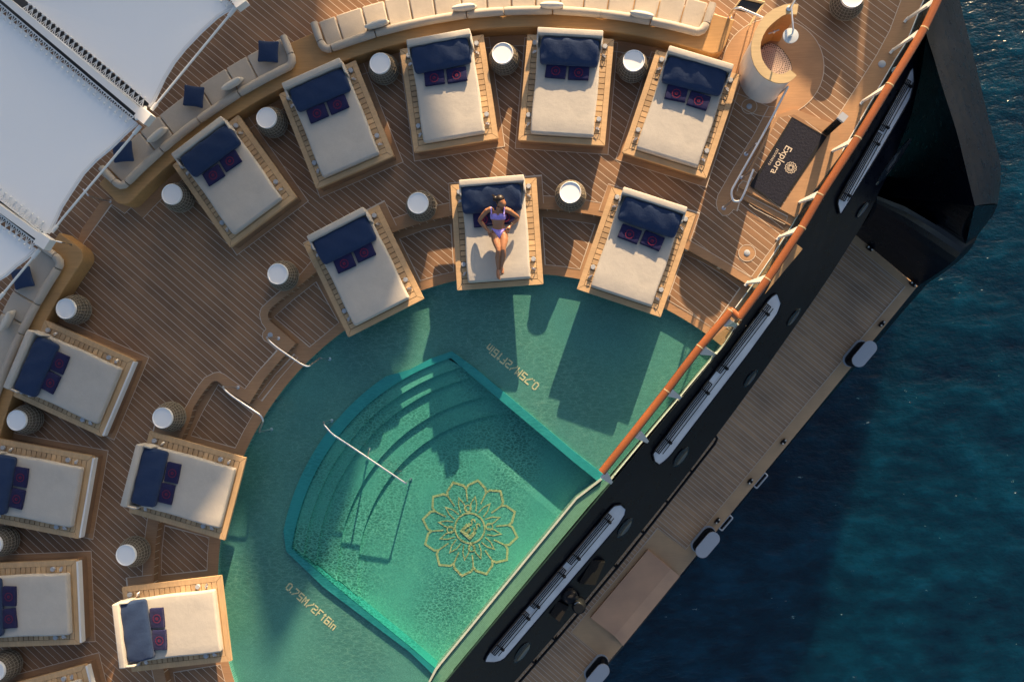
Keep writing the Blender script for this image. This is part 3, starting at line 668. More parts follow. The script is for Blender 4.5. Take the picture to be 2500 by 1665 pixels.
def build_towel():
    def fold(p): return Vector((p.x, p.y, p.z+0.006*math.sin(p.x*11+p.y*7)))
    r = root('folded_towel', (0, 0, 0), 'x', 'towel')
    mb = MB(); mb.rbox((0.41, 0.285, 0.035), 0.015, 3, Matrix.Translation((0, 0, 0.02)), fold, cuts=3)
    mb.rbox((0.40, 0.275, 0.030), 0.014, 3, Matrix.Translation((0.004, 0.006, 0.052)), fold, cuts=3)
    put('folds', mb, M_navy2, r, True)
    mb = MB(); rosette(mb, Vector((0, -0.012, 0)), 0.086, 0.078, 0.008, 0.2, False); mb.ribbon([(-0.012, -0.03), (-0.012, 0.004), (0.012, 0.004), (0.012, -0.03)], 0.007, 0.0782); put('rosette', mb, M_red, r)
    return r
bol0 = build_bolster(); tw0 = build_towel(); fb = ft = True
bedinfo = []
for i, (hl, hr, fr_, fl, kind, ph) in enumerate(BEDS):
    P = WL([hl, hr, fr_, fl], 0.40); c = sum(P, Vector())/4; d = (P[0]+P[1]-P[2]-P[3]); rz = math.atan2(d.y, d.x)-math.pi/2
    if kind not in protos: b_ = protos[kind] = build_bed(kind == 'i', kind == 'w')
    else: b_ = clone(protos[kind])
    b_.location = (c.x, c.y, 0); b_.rotation_euler = (0, 0, rz)
    LB = {'o': 'teak and beige, ', 'i': 'teak and beige, over the water, ', 'w': 'teak with white foot panel, '}[kind]
    tag(b_, LB+ph, 'daybed', 'daybeds round the pool')
    mt = Matrix.Translation((c.x, c.y, 0)) @ Matrix.Rotation(rz, 4, 'Z'); bedinfo.append((mt, rz, ph))
    bo_ = bol0 if fb else clone(bol0); fb = False
    bo_.location = mt @ Vector((random.uniform(-.03, .03), BL/2-0.40+random.uniform(-.03, .01), 0.56)); bo_.rotation_euler = (0, 0, rz+random.uniform(-.06, .06)); bo_.scale = (random.uniform(.97, 1.03), random.uniform(.93, 1.05), random.uniform(.9, 1.1))
    tag(bo_, 'navy bolster on '+ph, 'pillow', 'navy bolsters on the daybeds')
    for sd in (-1, 1):
        t_ = tw0 if ft else clone(tw0); ft = False
        t_.location = mt @ Vector((sd*0.225+random.uniform(-.01, .01), BL/2-0.79+random.uniform(-.02, .015), 0.565)); t_.rotation_euler = (0, 0, rz+random.uniform(-.09, .09))
        side = ('lower' if sd < 0 else 'upper') if i >= 8 else ('left' if sd < 0 else 'right')
        tag(t_, side+' navy rosette towel on '+ph, 'towel', 'folded navy towels on the daybeds')
# caulk frame on the deck round each bed
mg = MB(); mc = MB(); k = 0
for (mt, rz, ph), bd in zip(bedinfo, BEDS):
    if bd[4] == 'i':
        continue
    q = [mt @ Vector((sx*(BW/2+0.085), sy*(BL/2)+(0.10 if sy > 0 else -0.07), 0)) for sx, sy in ((-1,-1),(1,-1),(1,1),(-1,1))]
    mg.sheet(q, 0.0064+0.0002*k); mc.ribbon(q, 0.012, 0.0106+0.0002*k, closed=True); k += 1
for j in (5, 6, 7, 9, 10):
    mt = bedinfo[j][0]
    q = [mt @ Vector((sx*(BW/2+0.10), yy, 0)) for sx, yy in ((-1, 0.30),(1, 0.30),(1, BL/2+0.13),(-1, BL/2+0.13))]
    q[0] = mt @ Vector((-(BW/2+0.10), 0.62, 0)); q[1] = mt @ Vector((BW/2+0.10, 0.62, 0))
    mg.sheet(q, 0.0064+0.0002*k); mc.ribbon([q[1], q[2], q[3], q[0]], 0.012, 0.0106+0.0002*k); k += 1
struct('bed_margin_boards', mg, M_margin); struct('bed_caulk_lines', mc, M_caulk)
# ================================================================== SIDE TABLES
def build_table(handle=False):
    r = root('side_table', (0, 0, 0), 'x', 'side table')
    prof = [(0.19, 0.0), (0.235, 0.03), (0.285, 0.11), (0.305, 0.19), (0.298, 0.27), (0.265, 0.37), (0.225, 0.455), (0.205, 0.48)]
    mb = MB(); mb.lathe(prof, 40); put('basket', mb, M_rope, r, True)
    mb = MB()
    for j in range(26):
        a = 2*math.pi*j/26; mb.tube([((p[0]+0.006)*math.cos(a+0.04*math.sin(p[1]*9)), (p[0]+0.006)*math.sin(a+0.04*math.sin(p[1]*9)), p[1]) for p in prof], 0.0045, 4, False)
    for z_, rr in ((0.06, 0.262), (0.12, 0.297), (0.19, 0.313), (0.26, 0.307), (0.33, 0.288), (0.40, 0.259), (0.45, 0.236)):
        P = [(rr*math.cos(2*math.pi*t/32), rr*math.sin(2*math.pi*t/32), z_+0.006*math.sin(t*1.7)) for t in range(33)]; mb.tube(P, 0.005, 4, False)
    put('cord_mesh', mb, M_cord, r)
    mb = MB(); mb.lathe([(0.20, 0.475), (0.212, 0.478), (0.214, 0.53), (0.206, 0.536), (0.196, 0.53), (0.196, 0.516), (0.0005, 0.516)], 40); put('tray', mb, M_tray, r, True)
    if handle:
        mb = MB(); mb.tube([(0.25, 0.08, 0.34), (0.33, 0.07, 0.36), (0.36, 0, 0.36), (0.33, -0.07, 0.36), (0.25, -0.08, 0.34)], 0.008, 6); put('handle', mb, M_cord, r)
    return r
TAB = [((418.5,474.5),'left of the first daybed of the outer row'),((650,288),'between the first and second daybeds of the outer row'),((927.5,155),'between the second and third daybeds of the outer row'),
 ((1227,130.5),'between the third and fourth daybeds of the outer row'),((1547.5,148.5),'between the fourth daybed and the one nearest the shower'),((1392.3,470),'between the woman\'s daybed and the one to her right'),
 ((677.5,669),'left of the shaded poolside daybed near the upper handrail'),((160,753.6),'above the topmost daybed of the left column'),((396,1020),'on the deck above the shaded poolside daybed at lower left'),
 ((40,1026),'between the first and second daybeds of the left column'),((306.7,1355),'between the two poolside daybeds at lower left'),((-20,1329),'cut by the left edge, between second and third daybeds'),
 ((-13,1638),'cut by the left edge near the bottom corner'),((2081,-8),'cut by the top edge, right of the shower')]
t0 = build_table(); ths = [t0]
for i, (p, ph) in enumerate(TAB):
    t_ = t0 if i == 0 else clone(t0)
    w = W(p, 0.53); t_.location = (w.x, w.y, 0); t_.rotation_euler = (0, 0, i*1.3); tag(t_, 'white topped rope table '+ph, 'side table', 'rope side tables')
w = W((1020.3,496), 0.53); t_ = build_table(True); t_.location = (w.x, w.y, 0); tag(t_, 'rope side table with white top and a loop handle, left of the woman\'s daybed', 'side table', 'rope side tables')
# ================================================================== SOFAS
def angs(pts, z): return [ang(p, z) for p in pts]
def roll(path, r, sx=1.0): mb = MB(); rs = [r*0.9]+[r]*(len(path)-2)+[r*0.9]; mb.tube(path, rs, 12, True, sx); return mb
def sofa(label, a_right, a_left, joints, seatj, end_r=True, end_l=True):
    mid = pol(11.6, (a_right+a_left)/2)
    r = root('curved_sofa', mid, label, 'sofa', 'curved sofas round the deck')
    js = [a_right]+joints+[a_left]
    for a0, a1 in zip(js, js[1:]):
        g = 0.012/11.5
        put('back_cushion', roll(arc(11.555, a0+g, a1-g, 0.50, 10), 0.082, 1.0), M_seat, r, True)
    for a_e, sg in ((a_right, 1), (a_left, -1)):
        if (sg == 1 and not end_r) or (sg == -1 and not end_l): continue
        u = Vector((math.cos(a_e), math.sin(a_e), 0)); t = Vector((-u.y, u.x, 0))*sg
        c = pol(11.555, a_e, 0.50)
        p1 = [c+t*0.30*0, c-t*0.09+u*0.02, c-t*0.15+u*0.09, c-t*0.165+u*0.20]
        put('arm_cushion', roll([c-t*0.01, c-t*0.08+u*0.012, c-t*0.14+u*0.06, c-t*0.17+u*0.16, c-t*0.175+u*0.20], 0.082), M_seat, r, True)
        put('arm_cushion', roll([c-t*0.178+u*0.22, c-t*0.18+u*0.4, c-t*0.18+u*0.62], 0.080), M_seat, r, True)
    sj = [a_right-(0.10/11.6 if end_r else 0)]+seatj+[a_left+(0.10/11.6 if end_l else 0)]
    for a0, a1 in zip(sj, sj[1:]):
        g = 0.010/11.9; P = arc(11.60, a0+g, a1-g, 0, 6)+list(reversed(arc(12.20, a0+g, a1-g, 0, 6)))
        me = MB(); me.prism(P, 0.30, 0.44); o = put('seat_cushion', me, M_seat, r, True)
        bv = o.modifiers.new('bevel', 'BEVEL'); bv.width = 0.028; bv.segments = 3; bv.limit_method = 'ANGLE'
    return r
zc = 0.50
aR_r, aR_l = ang((1694,99), zc), ang((806,125), zc)
sofa('long sunlit beige curved sofa across the top of the deck', aR_r+0.004, aR_l-0.004, [ang((1400+x/2.941, y/2.941), zc) for x, y in ((865,270),(545,190),(195,125))]+[ang((700+x/2.941, y/2.941), zc) for x, y in ((2255,110),(1910,85),(1560,80),(1293,110),(635,230))],
     [ang((1400+x/2.941, y/2.941), 0.44) for x, y in ((780,110),(605,80),(430,60),(245,50),(70,45))]+[ang((700+x/2.941, y/2.941), 0.44) for x, y in ((1960,30),(1785,30),(1610,30),(1437,35),(1255,40),(1060,55),(890,80),(720,110),(560,150),(380,220))])
aL_r, aL_l = ang((706,163), zc), ang((300,443), zc)
sofa('shaded beige curved sofa with three navy cushions, partly under the sail', aL_r+0.004, aL_l-0.004, [ang((x/2.941, y/2.941), zc) for x, y in ((2075,465),(1700,640),(1405,830),(1130,1035))],
     [ang((x/2.941, y/2.941), 0.44) for x, y in ((1790,450),(1640,530),(1455,660),(1160,860),(1010,960))])
zc3 = ang((132,640), zc)
sofa('shaded beige curved sofa at the left edge below the sail beam', zc3-0.03+0.035, zc3+0.42, [ang((63,725), zc), ang((34,805), zc), zc3+0.30], [ang((40,715), 0.44), ang((15,770), 0.44), zc3+0.25], True, False)
# plinths (fixed teak benches the sofas stand in)
def plinth(name_label, a0, a1, r0, r1, rnd0, rnd1):
    P = arc(r0, a0, a1); Q = arc(r1, a0, a1)
    def cap(a, sg):
        u = Vector((math.cos(a), math.sin(a), 0)); t = Vector((-u.y, u.x, 0))*sg; w = 0.26; out = []
        for k in range(1, 8):
            q = math.pi/2*k/8; out.append(pol(r0+w, a)+t*w*math.sin(q)-u*w*math.cos(q))
        return out+[pol(r0+w, a)+t*w, pol(r1, a)+t*w]
    path = P+(cap(a1, 1) if rnd1 else [])+list(reversed(Q))+(list(reversed(cap(a0, -1))) if rnd0 else [])
    mb = MB(); mb.prism(path, 0.0, 0.40); r = tag(put('bench_plinth', mb, M_plinth), name_label, 'bench', 'teak benches under the sofas')
    bv = r.modifiers.new('bevel', 'BEVEL'); bv.width = 0.02; bv.segments = 2; bv.limit_method = 'ANGLE'
    return r
plinth('long curved teak bench carrying the two upper sofas', ang((1704,110), 0.4)-0.022, ang((296,455), 0.4)+0.004, 11.27, 12.05, True, True)
plinth('curved teak bench at the left edge under the lower sofa', ang((140,632), 0.4)-0.018, zc3+0.45, 11.27, 12.05, True, False)
# loose cushions
def cushion(c, size, rz, mt_, label, grp, th=0.13, tilt=None):
    def puff(p):
        u, v = p.x/(size[0]/2), p.y/(size[1]/2); e = max(0, 1-abs(u)**2.5)*max(0, 1-abs(v)**2.5)
        return Vector((p.x*(1-0.07*(1-abs(v)**2)*abs(u)), p.y*(1-0.07*(1-abs(u)**2)*abs(v)), p.z*(0.22+0.78*e**0.5)))
    M = Matrix.Translation(c) @ Matrix.Rotation(rz, 4, 'Z')
    if tilt is not None: M = M @ Matrix.Rotation(tilt, 4, 'X')
    mb = MB(); mb.rbox((size[0], size[1], th), 0.035, 3, M, puff, cuts=6)
    tag(put('throw_cushion', mb, mt_, None, True), label, 'cushion', grp)
for p, a, l in (((655,127),-5,'square navy cushion on the upper sofa, nearest its right arm'),((473,236),-9,'square navy cushion on the middle of the shaded sofa'),((300,371),4,'square navy cushion on the shaded sofa, nearest the sail edge'),((55,679),12,'square navy cushion on the lower left sofa beside the steel cable')):
    cushion(W(p, 0.56), (0.44, 0.43), R(a), M_navy, l, 'navy cushions on the sofas', tilt=R(8))
for p, sz, l in (((569,206),(0.45,),'pale cushion standing edge-on against the shaded sofa, below its two right seats'),((386,330),(0.45,),'pale cushion standing edge-on against the shaded sofa, left of the middle navy cushion'),((20,782),(0.45,),'pale cushion standing edge-on against the lower left sofa'),((921,61),(0.48,),'pale cushion against the sunlit sofa back, leftmost of its four'),((1134,20),(0.48,),'pale cushion against the sunlit sofa back, second from its left end'),((1348,15),(0.48,),'pale cushion against the sunlit sofa back, third from its left end'),((1567,38),(0.48,),'pale cushion against the sunlit sofa back, nearest the shower end')):
    w = W(p, 0.58); a = ang(p, 0.58)
    cushion(Vector((w.x, w.y, 0.60)), (sz[0], 0.40), a+math.pi/2, M_pale, l, 'pale cushions on the sofas', th=0.14, tilt=R(68))
# ================================================================== SHOWER
ZW = 1.22
out = cS((886,62),(790,50),(700,65),(570,118),(470,190),(390,290),(330,400),(292,520),(280,620),(288,730),(320,830),(360,900),(400,950),(460,1000),(520,1032),(590,1058),(640,1066),(710,1064),(760,1052),(815,1015),(862,965))
inn_ = cS((865,188),(820,188),(740,180),(680,205),(600,265),(530,325),(480,380),(435,460),(408,540),(400,610),(408,690),(425,760),(460,825),(500,878),(530,905),(570,930),(600,942),(650,950),(700,945),(745,920),(778,893))
po = [Vector((v.x, v.y, 0)) for v in WL(out, ZW)]; pi_ = [Vector((v.x, v.y, 0)) for v in WL(inn_, ZW)]
sh = root('shower', Vector((sc0.x, sc0.y, 0)), 'curved white shower screen with teak top, chrome arm and round head', 'shower')
mid_ = [lerp(a, b_, 0.18) for a, b_ in zip(po, pi_)]; mid2 = [lerp(a, b_, 0.80) for a, b_ in zip(po, pi_)]
mb = MB(); mb.prism(mid_+list(reversed(mid2)), 0.0, ZW-0.03)
M_screen = wood('white_ribbed_screen', (0.80, 0.79, 0.77), True, 0, 0.5, var=0.04); put('screen_wall', mb, M_screen, sh)
mb = MB(); mb.prism([lerp(a, b_, 0.81) for a, b_ in zip(po, pi_)]+list(reversed([lerp(a, b_, 0.98) for a, b_ in zip(po, pi_)])), 0.0, ZW-0.032); put('inner_lining', mb, M_lining, sh)
mb = MB(); mb.prism(po+list(reversed(pi_)), ZW-0.03, ZW); put('top_cap', mb, M_light, sh)
cent = sum(po, Vector())/len(po)
trp = [Vector((v.x, v.y, 0)) for v in WL(cS((540,555),(600,580),(680,640),(740,720),(785,800),(802,880),(790,930),(700,960),(560,960),(420,850),(380,720),(400,640),(450,580)), 0.02)]
mb = MB(); mb.prism(trp, 0.0, 0.022); put('drain_tray', mb, M_tray2, sh)
mb = MB()
def inside(p, P):
    c = False
    for a, b_ in zip(P, P[1:]+P[:1]):
        if (a.y > p.y) != (b_.y > p.y) and p.x < (b_.x-a.x)*(p.y-a.y)/(b_.y-a.y)+a.x: c = not c
    return c
d0 = W(cS((560,780))[0], 0.02); n = 0
for i in range(-16, 17):
    for j in range(-16, 17):
        p = Vector((d0.x+i*0.036+j*0.010, d0.y+j*0.036-i*0.010, 0)); q = (p-Vector((d0.x-0.06, d0.y-0.02, 0))).length
        if inside(p, trp) and (q < 0.23 or 0.28 < q < 0.42):
            s_ = 0.008 if q < 0.23 else 0.011; mb.sheet([p+Vector((s_*math.cos(t), s_*math.sin(t), 0)) for t in [math.pi*k/4 for k in range(8)]], 0.0245)
put('drain_holes', mb, M_dark, sh)
mb = MB(); cc = Vector((d0.x-0.06, d0.y-0.02, 0)); mb.ribbon([cc+Vector((0.255*math.cos(t), 0.255*math.sin(t), 0)) for t in [-1.2+2.4*k/24 for k in range(25)]], 0.008, 0.0247); mb.ribbon(trp, 0.008, 0.0249, closed=True); put('tray_seam', mb, M_dark, sh)
za = 1.95
b0_ = W(cS((765,115))[0], ZW); a1_ = W(cS((795,92))[0], za); a2_ = W(cS((818,385))[0], za+0.03); a3_ = W(cS((806,440))[0], za-0.02); a4_ = W(cS((760,470))[0], za-0.08)
mb = MB(); mb.tube([b0_, Vector((b0_.x, b0_.y, za-0.06)), Vector((b0_.x, b0_.y, za))+0.15*(a2_-b0_)*Vector((1,1,0)).length*0, a1_, lerp(a1_, a2_, 0.5), a2_, a3_, a4_], 0.016, 10); mb.lathe([(0.05, 0), (0.05, 0.012), (0.03, 0.03), (0.0005, 0.03)], 20, (b0_.x, b0_.y, ZW)); put('shower_arm', mb, M_chrome, sh, True)
hd_ = W(cS((783,465))[0], za-0.11); mb = MB(); mb.lathe([(0.02, 0.05), (0.025, 0.03), (0.133, 0.022), (0.138, 0.012), (0.135, 0.0), (0.0005, 0.0)][::-1], 36, hd_); put('shower_head', mb, mat('satin_steel', (0.62, 0.66, 0.68), 0.35, 0.5, 0.35)[0], sh, True)
vc = W(cS((570,412))[0], 0.85); mb = MB(); mb.ball(vc, 0.035); mb.tube([vc+Vector((-0.10,-0.03,0)), vc, vc+Vector((0.10,0.04,0))], 0.014, 8); put('mixer_valve', mb, M_chrome, sh, True)
# teak framed gate beyond the shower with its steel rail
gp = WL(cS((150,-20),(450,42)), 0.72); gr = root('teak_framed_stand', W(cS((260,120))[0]), 'low teak framed stand with dark panel at the top edge beside the shower', 'stand')
q = [W(cS(p_)[0], 0.70) for p_ in ((165,-25),(452,40),(345,190),(60,120))]
mb = MB(); mb.prism([lerp(p_, sum(q, Vector())/4, 0.06) for p_ in q], 0.66, 0.68); put('dark_panel', mb, M_smoke, gr)
mb = MB(); mb.tube([q[0], q[1]], 0.028, 4); mb.tube([q[1], q[2], W(cS((262,330))[0], 0.70)], 0.02, 4); mb.tube([q[0], q[3]], 0.016, 4); put('teak_frame', mb, M_light, gr)
for p_ in q: mb = MB(); mb.tube([p_, Vector((p_.x, p_.y, 0))], 0.015, 6); put('leg', mb, M_chrome, gr)
def rail(label, path, feet, r=0.022, grp='steel handrails', extra=None):
    rt_ = root('handrail', feet[0][0], label, 'handrail', grp)
    mb = MB(); mb.tube(path, r, 10); put('rail_tube', mb, M_chrome, rt_, True)
    for f_, t_ in feet:
        mb = MB(); mb.tube([f_, t_], r*0.95, 10); mb.lathe([(r*1.9, 0), (r*1.9, 0.012), (r, 0.02)], 16, f_); put('post', mb, M_chrome, rt_, True)
    return rt_
def smooth_path(P, n=4):            # rounded corners
    out = [P[0]]
    for a, b_, c in zip(P, P[1:], P[2:]):
        d1 = min((b_-a).length, (c-b_).length)*0.42; p = b_+(a-b_).normalized()*d1; q_ = b_+(c-b_).normalized()*d1
        for k in range(n+1): t = k/n; out.append(p*(1-t)**2+b_*2*t*(1-t)+q_*t*t)
    return out+[P[-1]]
zr_ = 0.93
pth = [W((1923.6,212.5), zr_), W((1869,318), zr_), W((1800,440), zr_), W((1784,468), zr_), W((1789,492), zr_), W((1807,493), zr_), W((1818,470), zr_), W((1839.5,414), zr_)]
rail('long polished handrail with a hairpin end running from the shower to the mat', smooth_path(pth), [(W((1821,376.5)), W((1847,351.5), zr_)), (W((1766.7,508.7)), W((1790,486), zr_)), (W((1812,435)), W((1839,416), zr_-0.01)), (W((1892,239)), W((1923,213), zr_-0.01))])
z1 = 0.68
rail('bent steel pool handrail nearer the woman, by the round deck light', smooth_path([W((651,824.5), z1-0.06), W((657,832), z1+0.02), W((675,848), z1), W((735,889), z1-0.10), W((753,896), z1-0.14), W((779,876.5), 0.22), W((784,874), 0.12)]),
     [(W((680,826)), W((652,824), z1-0.04)), (W((805,876.5), ZS), W((783,875), 0.16))], 0.019)
rail('bent steel pool handrail beside the lower ledge step', smooth_path([W((544,944), z1-0.06), W((549,952), z1+0.02), W((565,966), z1), W((637,1014), z1-0.10), W((643.5,1027), z1-0.14), W((634.5,1050), 0.22), W((634,1055), 0.12)]),
     [(W((581.4,945.4)), W((545,944), z1-0.04)), (W((662.9,1047.8), ZS), W((634,1054), 0.16))], 0.019)
rail('long straight steel handrail over the underwater steps', smooth_path([W((790,1030), 0.10), W((792,1038), 0.20), W((811,1060), 0.22), W((838,1077), 0.2), W((988,1178), -0.02), W((993,1180), -0.06)]),
     [(W((810,1026.5), ZS), W((790,1032), 0.13)), (W((1003,1170), ZD), W((990,1179), -0.02)), (W((902,1096), -0.37), W((897.5,1116.5), 0.11))], 0.019)
rail('chrome rail at the top edge behind the shower screen', smooth_path([W(cS((0,190))[0], 0.55), W(cS((65,112))[0], 0.9), W(cS((140,105))[0], 0.95), W(cS((430,232))[0], 0.9)]), [(W(cS((10,230))[0]), W(cS((0,190))[0], 0.55))])
rail('short steel handrail at the deck steps under the sail cable, upper one', [W((203,462), 0.9), W((215,478), 0.9), W((250,488), 0.5)], [(W((270,492)), W((250,488), 0.5))], 0.016)
rail('short steel handrail at the deck steps by the lower sofa end', [W((122,585), 0.9), W((150,592), 0.75), W((175,598), 0.4)], [(W((182,599)), W((175,598), 0.4))], 0.016)
# round deck lights
def light(p, r_, label, z=0.0, nm='deck_light'):
    w = W(p, z); mb = MB(); mb.lathe([(r_, 0), (r_, 0.012), (r_*0.9, 0.016), (0.0005, 0.016)], 24, (w.x, w.y, z)); tag(put(nm, mb, M_disc, None, True), label, 'deck light', 'round metal deck lights')
light((1829,260.8), 0.055, 'round metal cap ringed by caulk left of the long handrail'); light((1823.6,618), 0.062, 'round metal cap ringed by caulk right of the sunlit poolside daybed')
light((2153,157.4), 0.072, 'round metal cap in the margin boards right of the shower'); light((1967,469), 0.075, 'round metal cap in the margin boards below the mat'); light((2185,173), 0.07, 'round metal cap seen through the balustrade glass at upper right'); light((660,818), 0.055, 'round metal cap at the foot of the upper pool handrail')
# ================================================================== MAT
m4 = [Vector((v.x, v.y, 0)) for v in WL([(1930.4,292),(2009.5,338.5),(1900,505.5),(1830.7,457.8)])]
mr = root('door_mat', sum(m4, Vector())/4, 'charcoal rectangular mat with beige lettering and flower emblem', 'mat')
mb = MB(); mb.prism(m4, 0.101, 0.116); pu = put('pile', mb, M_matm, mr)
for v in pu.data.vertices: v.co.z -= 0.0
mb = MB(); mb.ribbon(m4, 0.03, 0.119, closed=True); put('edging', mb, M_black, mr)
def text(body, p, size, dirv, z, parent, m_, name, ax='CENTER', space=1.0):
    cu = bpy.data.curves.new(name, 'FONT'); cu.body = body; cu.size = size; cu.align_x = ax; cu.align_y = 'CENTER'; cu.space_character = space; cu.offset = 0.0008
    tmp = bpy.data.objects.new('tmp', cu); col.objects.link(tmp); dg = bpy.context.evaluated_depsgraph_get(); dg.update(); me = bpy.data.meshes.new_from_object(tmp.evaluated_get(dg)); bpy.data.objects.remove(tmp)
    a = math.atan2(dirv.y, dirv.x); M = Matrix.Translation((p.x, p.y, z)) @ Matrix.Rotation(a, 4, 'Z'); off = Vector(parent['_o'])
    me.transform(Matrix.Translation(-off) @ M); me.materials.clear(); me.materials.append(m_); o = bpy.data.objects.new(name, me); col.objects.link(o); o.parent = parent; return o
td = (W((1850,457.8+70))-W((1894,457.8+5))); td = (m4[3]-m4[0]).normalized()
text('Explora', W((1907,391), 0.12), 0.205, td, 0.1205, mr, M_print, 'lettering'); text('JOURNEYS', W((1888,384), 0.12), 0.062, td, 0.1205, mr, M_print, 'small_lettering', space=1.28)
mb = MB(); w = W((1930.6,410), 0.12); rosette(mb, Vector((w.x, w.y, 0)), 0.115, 0.1207, 0.010, 0.1); put('emblem', mb, M_print, mr)
# mat landing (raised two low steps above the pool deck)
mb = MB(); mb.prism(WL([(1803,449),(1947,525),(1960,502),(2053,375),(2040,310),(1935,270),(1893,286),(1826,416)]), -0.001, 0.10); struct('mat_landing', mb, M_margin)
mb = MB(); mb.sheet(WL([(1826,430),(1897,292),(1935,284),(2008,325),(1990,372),(1903,512),(1830,462)]), 0.1005); struct('landing_planking', mb, M_deck)
# pillar light
w = W((2014,326)); pr_ = root('light_pillar', Vector((w.x, w.y, 0.1)), 'square smoked pillar with pale grey cap standing right of the mat', 'pillar'); a = math.atan2(TX.y, TX.x)
mb = MB(); mb.box((w.x, w.y, 0.53), (0.13, 0.13, 0.86), a); put('pillar_body', mb, M_smoke, pr_); mb = MB(); mb.box((w.x, w.y, 0.99), (0.145, 0.145, 0.06), a); put('cap', mb, M_disc, pr_)
# ================================================================== SHADE: added unseen slab, awning strips and ship deck beyond the top of the view
def shade(name, pts, z, label, cat, m_=None):  # slab added out of view, outlined by the shade it should cast
    k = z/math.tan(SEL); off = Vector((math.sin(SAZ)*k, math.cos(SAZ)*k, 0)); mb = MB()
    mb.prism([Vector((p.x, p.y, 0))+off for p in WL(pts, 0)], z, z+0.12); return tag(put(name, mb, m_ or M_white), label, cat)
shade('upper_deck_overhang', [(790,-500),(788,218),(993,330),(1028,478),(1054,538),(1056,590),(1026,750),(982,777),(960,830),(932,897),(882,1067),(790,1290),(712,1450),(690,1462),(672,1440),(650,1330),(625,1200),(600,1120),(585,1140),(560,1300),(430,1480),(300,1590),(235,1640),(215,2700),(-1200,2700),(-1200,-500)], 12.0,  # added slab, its outline shaped by the wanted shade on the left
      'white overhang of the deck above, outside the picture, casting the shade on the left', 'overhang')
for i, P in enumerate(([(1905,-420),(1902,110),(1950,142),(1985,168),(2044,170),(2095,-420)], [(2116,-420),(2060,150),(2075,190),(2097,215),(2098,120),(2150,-420)], [(2166,-420),(2115,110),(2108,222),(2126,250),(2300,250),(2420,-420)])):  # strips added with slits between them for streaked shade at top right
    shade('awning_strip', P, 4.0+0.2*i, ['widest strip of the awning beyond the top right corner', 'middle narrow strip of the awning beyond the top right corner', 'outermost strip of the awning beyond the top right corner'][i], 'awning')
def added_superstructure():  # block added out of view to keep sky light off the left deck
    f = lambda a, t: -AX*a+TX*t
    r = root('superstructure', f(18, -8), 'tall white decks of the ship with window bands, outside the picture', 'superstructure')
    for k in range(1):
        z0 = 0.02+2.7*k; a0 = 16.0+0.9*k; mb = MB(); mb.prism([f(a0, -34), f(a0, 11), f(a0+12, 11), f(a0+12, -34)], z0+0.0, z0+0.9); mb.prism([f(a0+0.1, -34), f(a0+0.1, 11), f(a0+12, 11), f(a0+12, -34)], z0+2.35, z0+2.699); put('wall', mb, M_white, r)
        mb = MB(); mb.prism([f(a0+0.25, -33.9), f(a0+0.25, 10.9), f(a0+11.9, 10.9), f(a0+11.9, -33.9)], z0+0.9, z0+2.35); put('window_band', mb, M_smoke, r)
added_superstructure()
# ================================================================== BALUSTRADES
ZT = 1.05
def balustrade(label, railp, basep, joints, brackets):
    rp = WL(railp, ZT); bp = WL(basep, 0.0 if len(brackets) > 5 else -0.16)
    r = root('balustrade', bp[len(bp)//2], label, 'balustrade')
    mb = MB(); P = []
    for a, b_ in zip(rp, rp[1:]):
        for k in range(4): P.append(lerp(a, b_, k/4))
    P.append(rp[-1]); mb.tube(P, 0.060, 12, True, 1.25); put('teak_handrail', mb, M_rail, r, True)
    mb = MB()
    for j in joints:
        p = W(j, ZT); t = min(zip(rp, rp[1:]), key=lambda q: ((q[0]+q[1])/2-p).length); d = (t[1]-t[0]).normalized(); mb.tube([p-d*0.012, p+d*0.012], 0.0625, 12, True, 1.27)
    put('rail_joint', mb, M_light, r)
    # glass panes
    def param(P, n):
        L = [0]
        for a, b_ in zip(P, P[1:]): L.append(L[-1]+(b_-a).length)
        out = []
        for i in range(n+1):
            t = L[-1]*i/n; k = max(j for j in range(len(L)) if L[j] <= t+1e-9); k = min(k, len(P)-2); out.append(lerp(P[k], P[k+1], (t-L[k])/(L[k+1]-L[k])))
        return out
    n = max(2, len(brackets)-1); A = param(bp, n); B_ = param(rp, n)
    for i in range(n):
        e = 0.006; u = (A[i+1]-A[i])*e
        a0, a1, b0_, b1_ = A[i]+u, A[i+1]-u, lerp(A[i], B_[i], 0.93)+u, lerp(A[i+1], B_[i+1], 0.93)-u
        th = AX*0.012; mb = MB(); mb.add([a0, a1, b1_, b0_, a0+th, a1+th, b1_+th, b0_+th], [(0,1,2,3),(7,6,5,4),(0,4,5,1),(3,2,6,7),(1,5,6,2),(0,3,7,4)])
        put('glass_pane', mb, M_glass, r)
    mb = MB()
    for a, b_ in zip(bp, bp[1:]): mb.tube([a+Vector((0,0,0.02)), b_+Vector((0,0,0.02))], 0.011, 4, True)
    put('base_channel', mb, M_white, r)
    mb = MB()
    for a, b_ in zip(A, A[1:]): pass
    for k, (f_, t_, zf) in enumerate(brackets):
        a = W(f_, zf); b_ = W(t_, ZT-0.04); d = TX
        mb = MB(); w0, w1 = 0.045, 0.085
        up = (b_-a).normalized(); side = d.cross(up).normalized()*0.02
        V = [a-d*w0, a+d*0.0, b_+d*w1, b_-d*w1]
        mb.add([v-side for v in V]+[v+side for v in V], [(0,1,2,3),(7,6,5,4),(0,4,5,1),(1,5,6,2),(2,6,7,3),(3,7,4,0)])
        mb.box(a+Vector((0,0,0.012))-d*0.04, (0.05, 0.12, 0.02), math.atan2(d.y, d.x)-math.pi/2); put('bracket', mb, M_white, r)
    return r
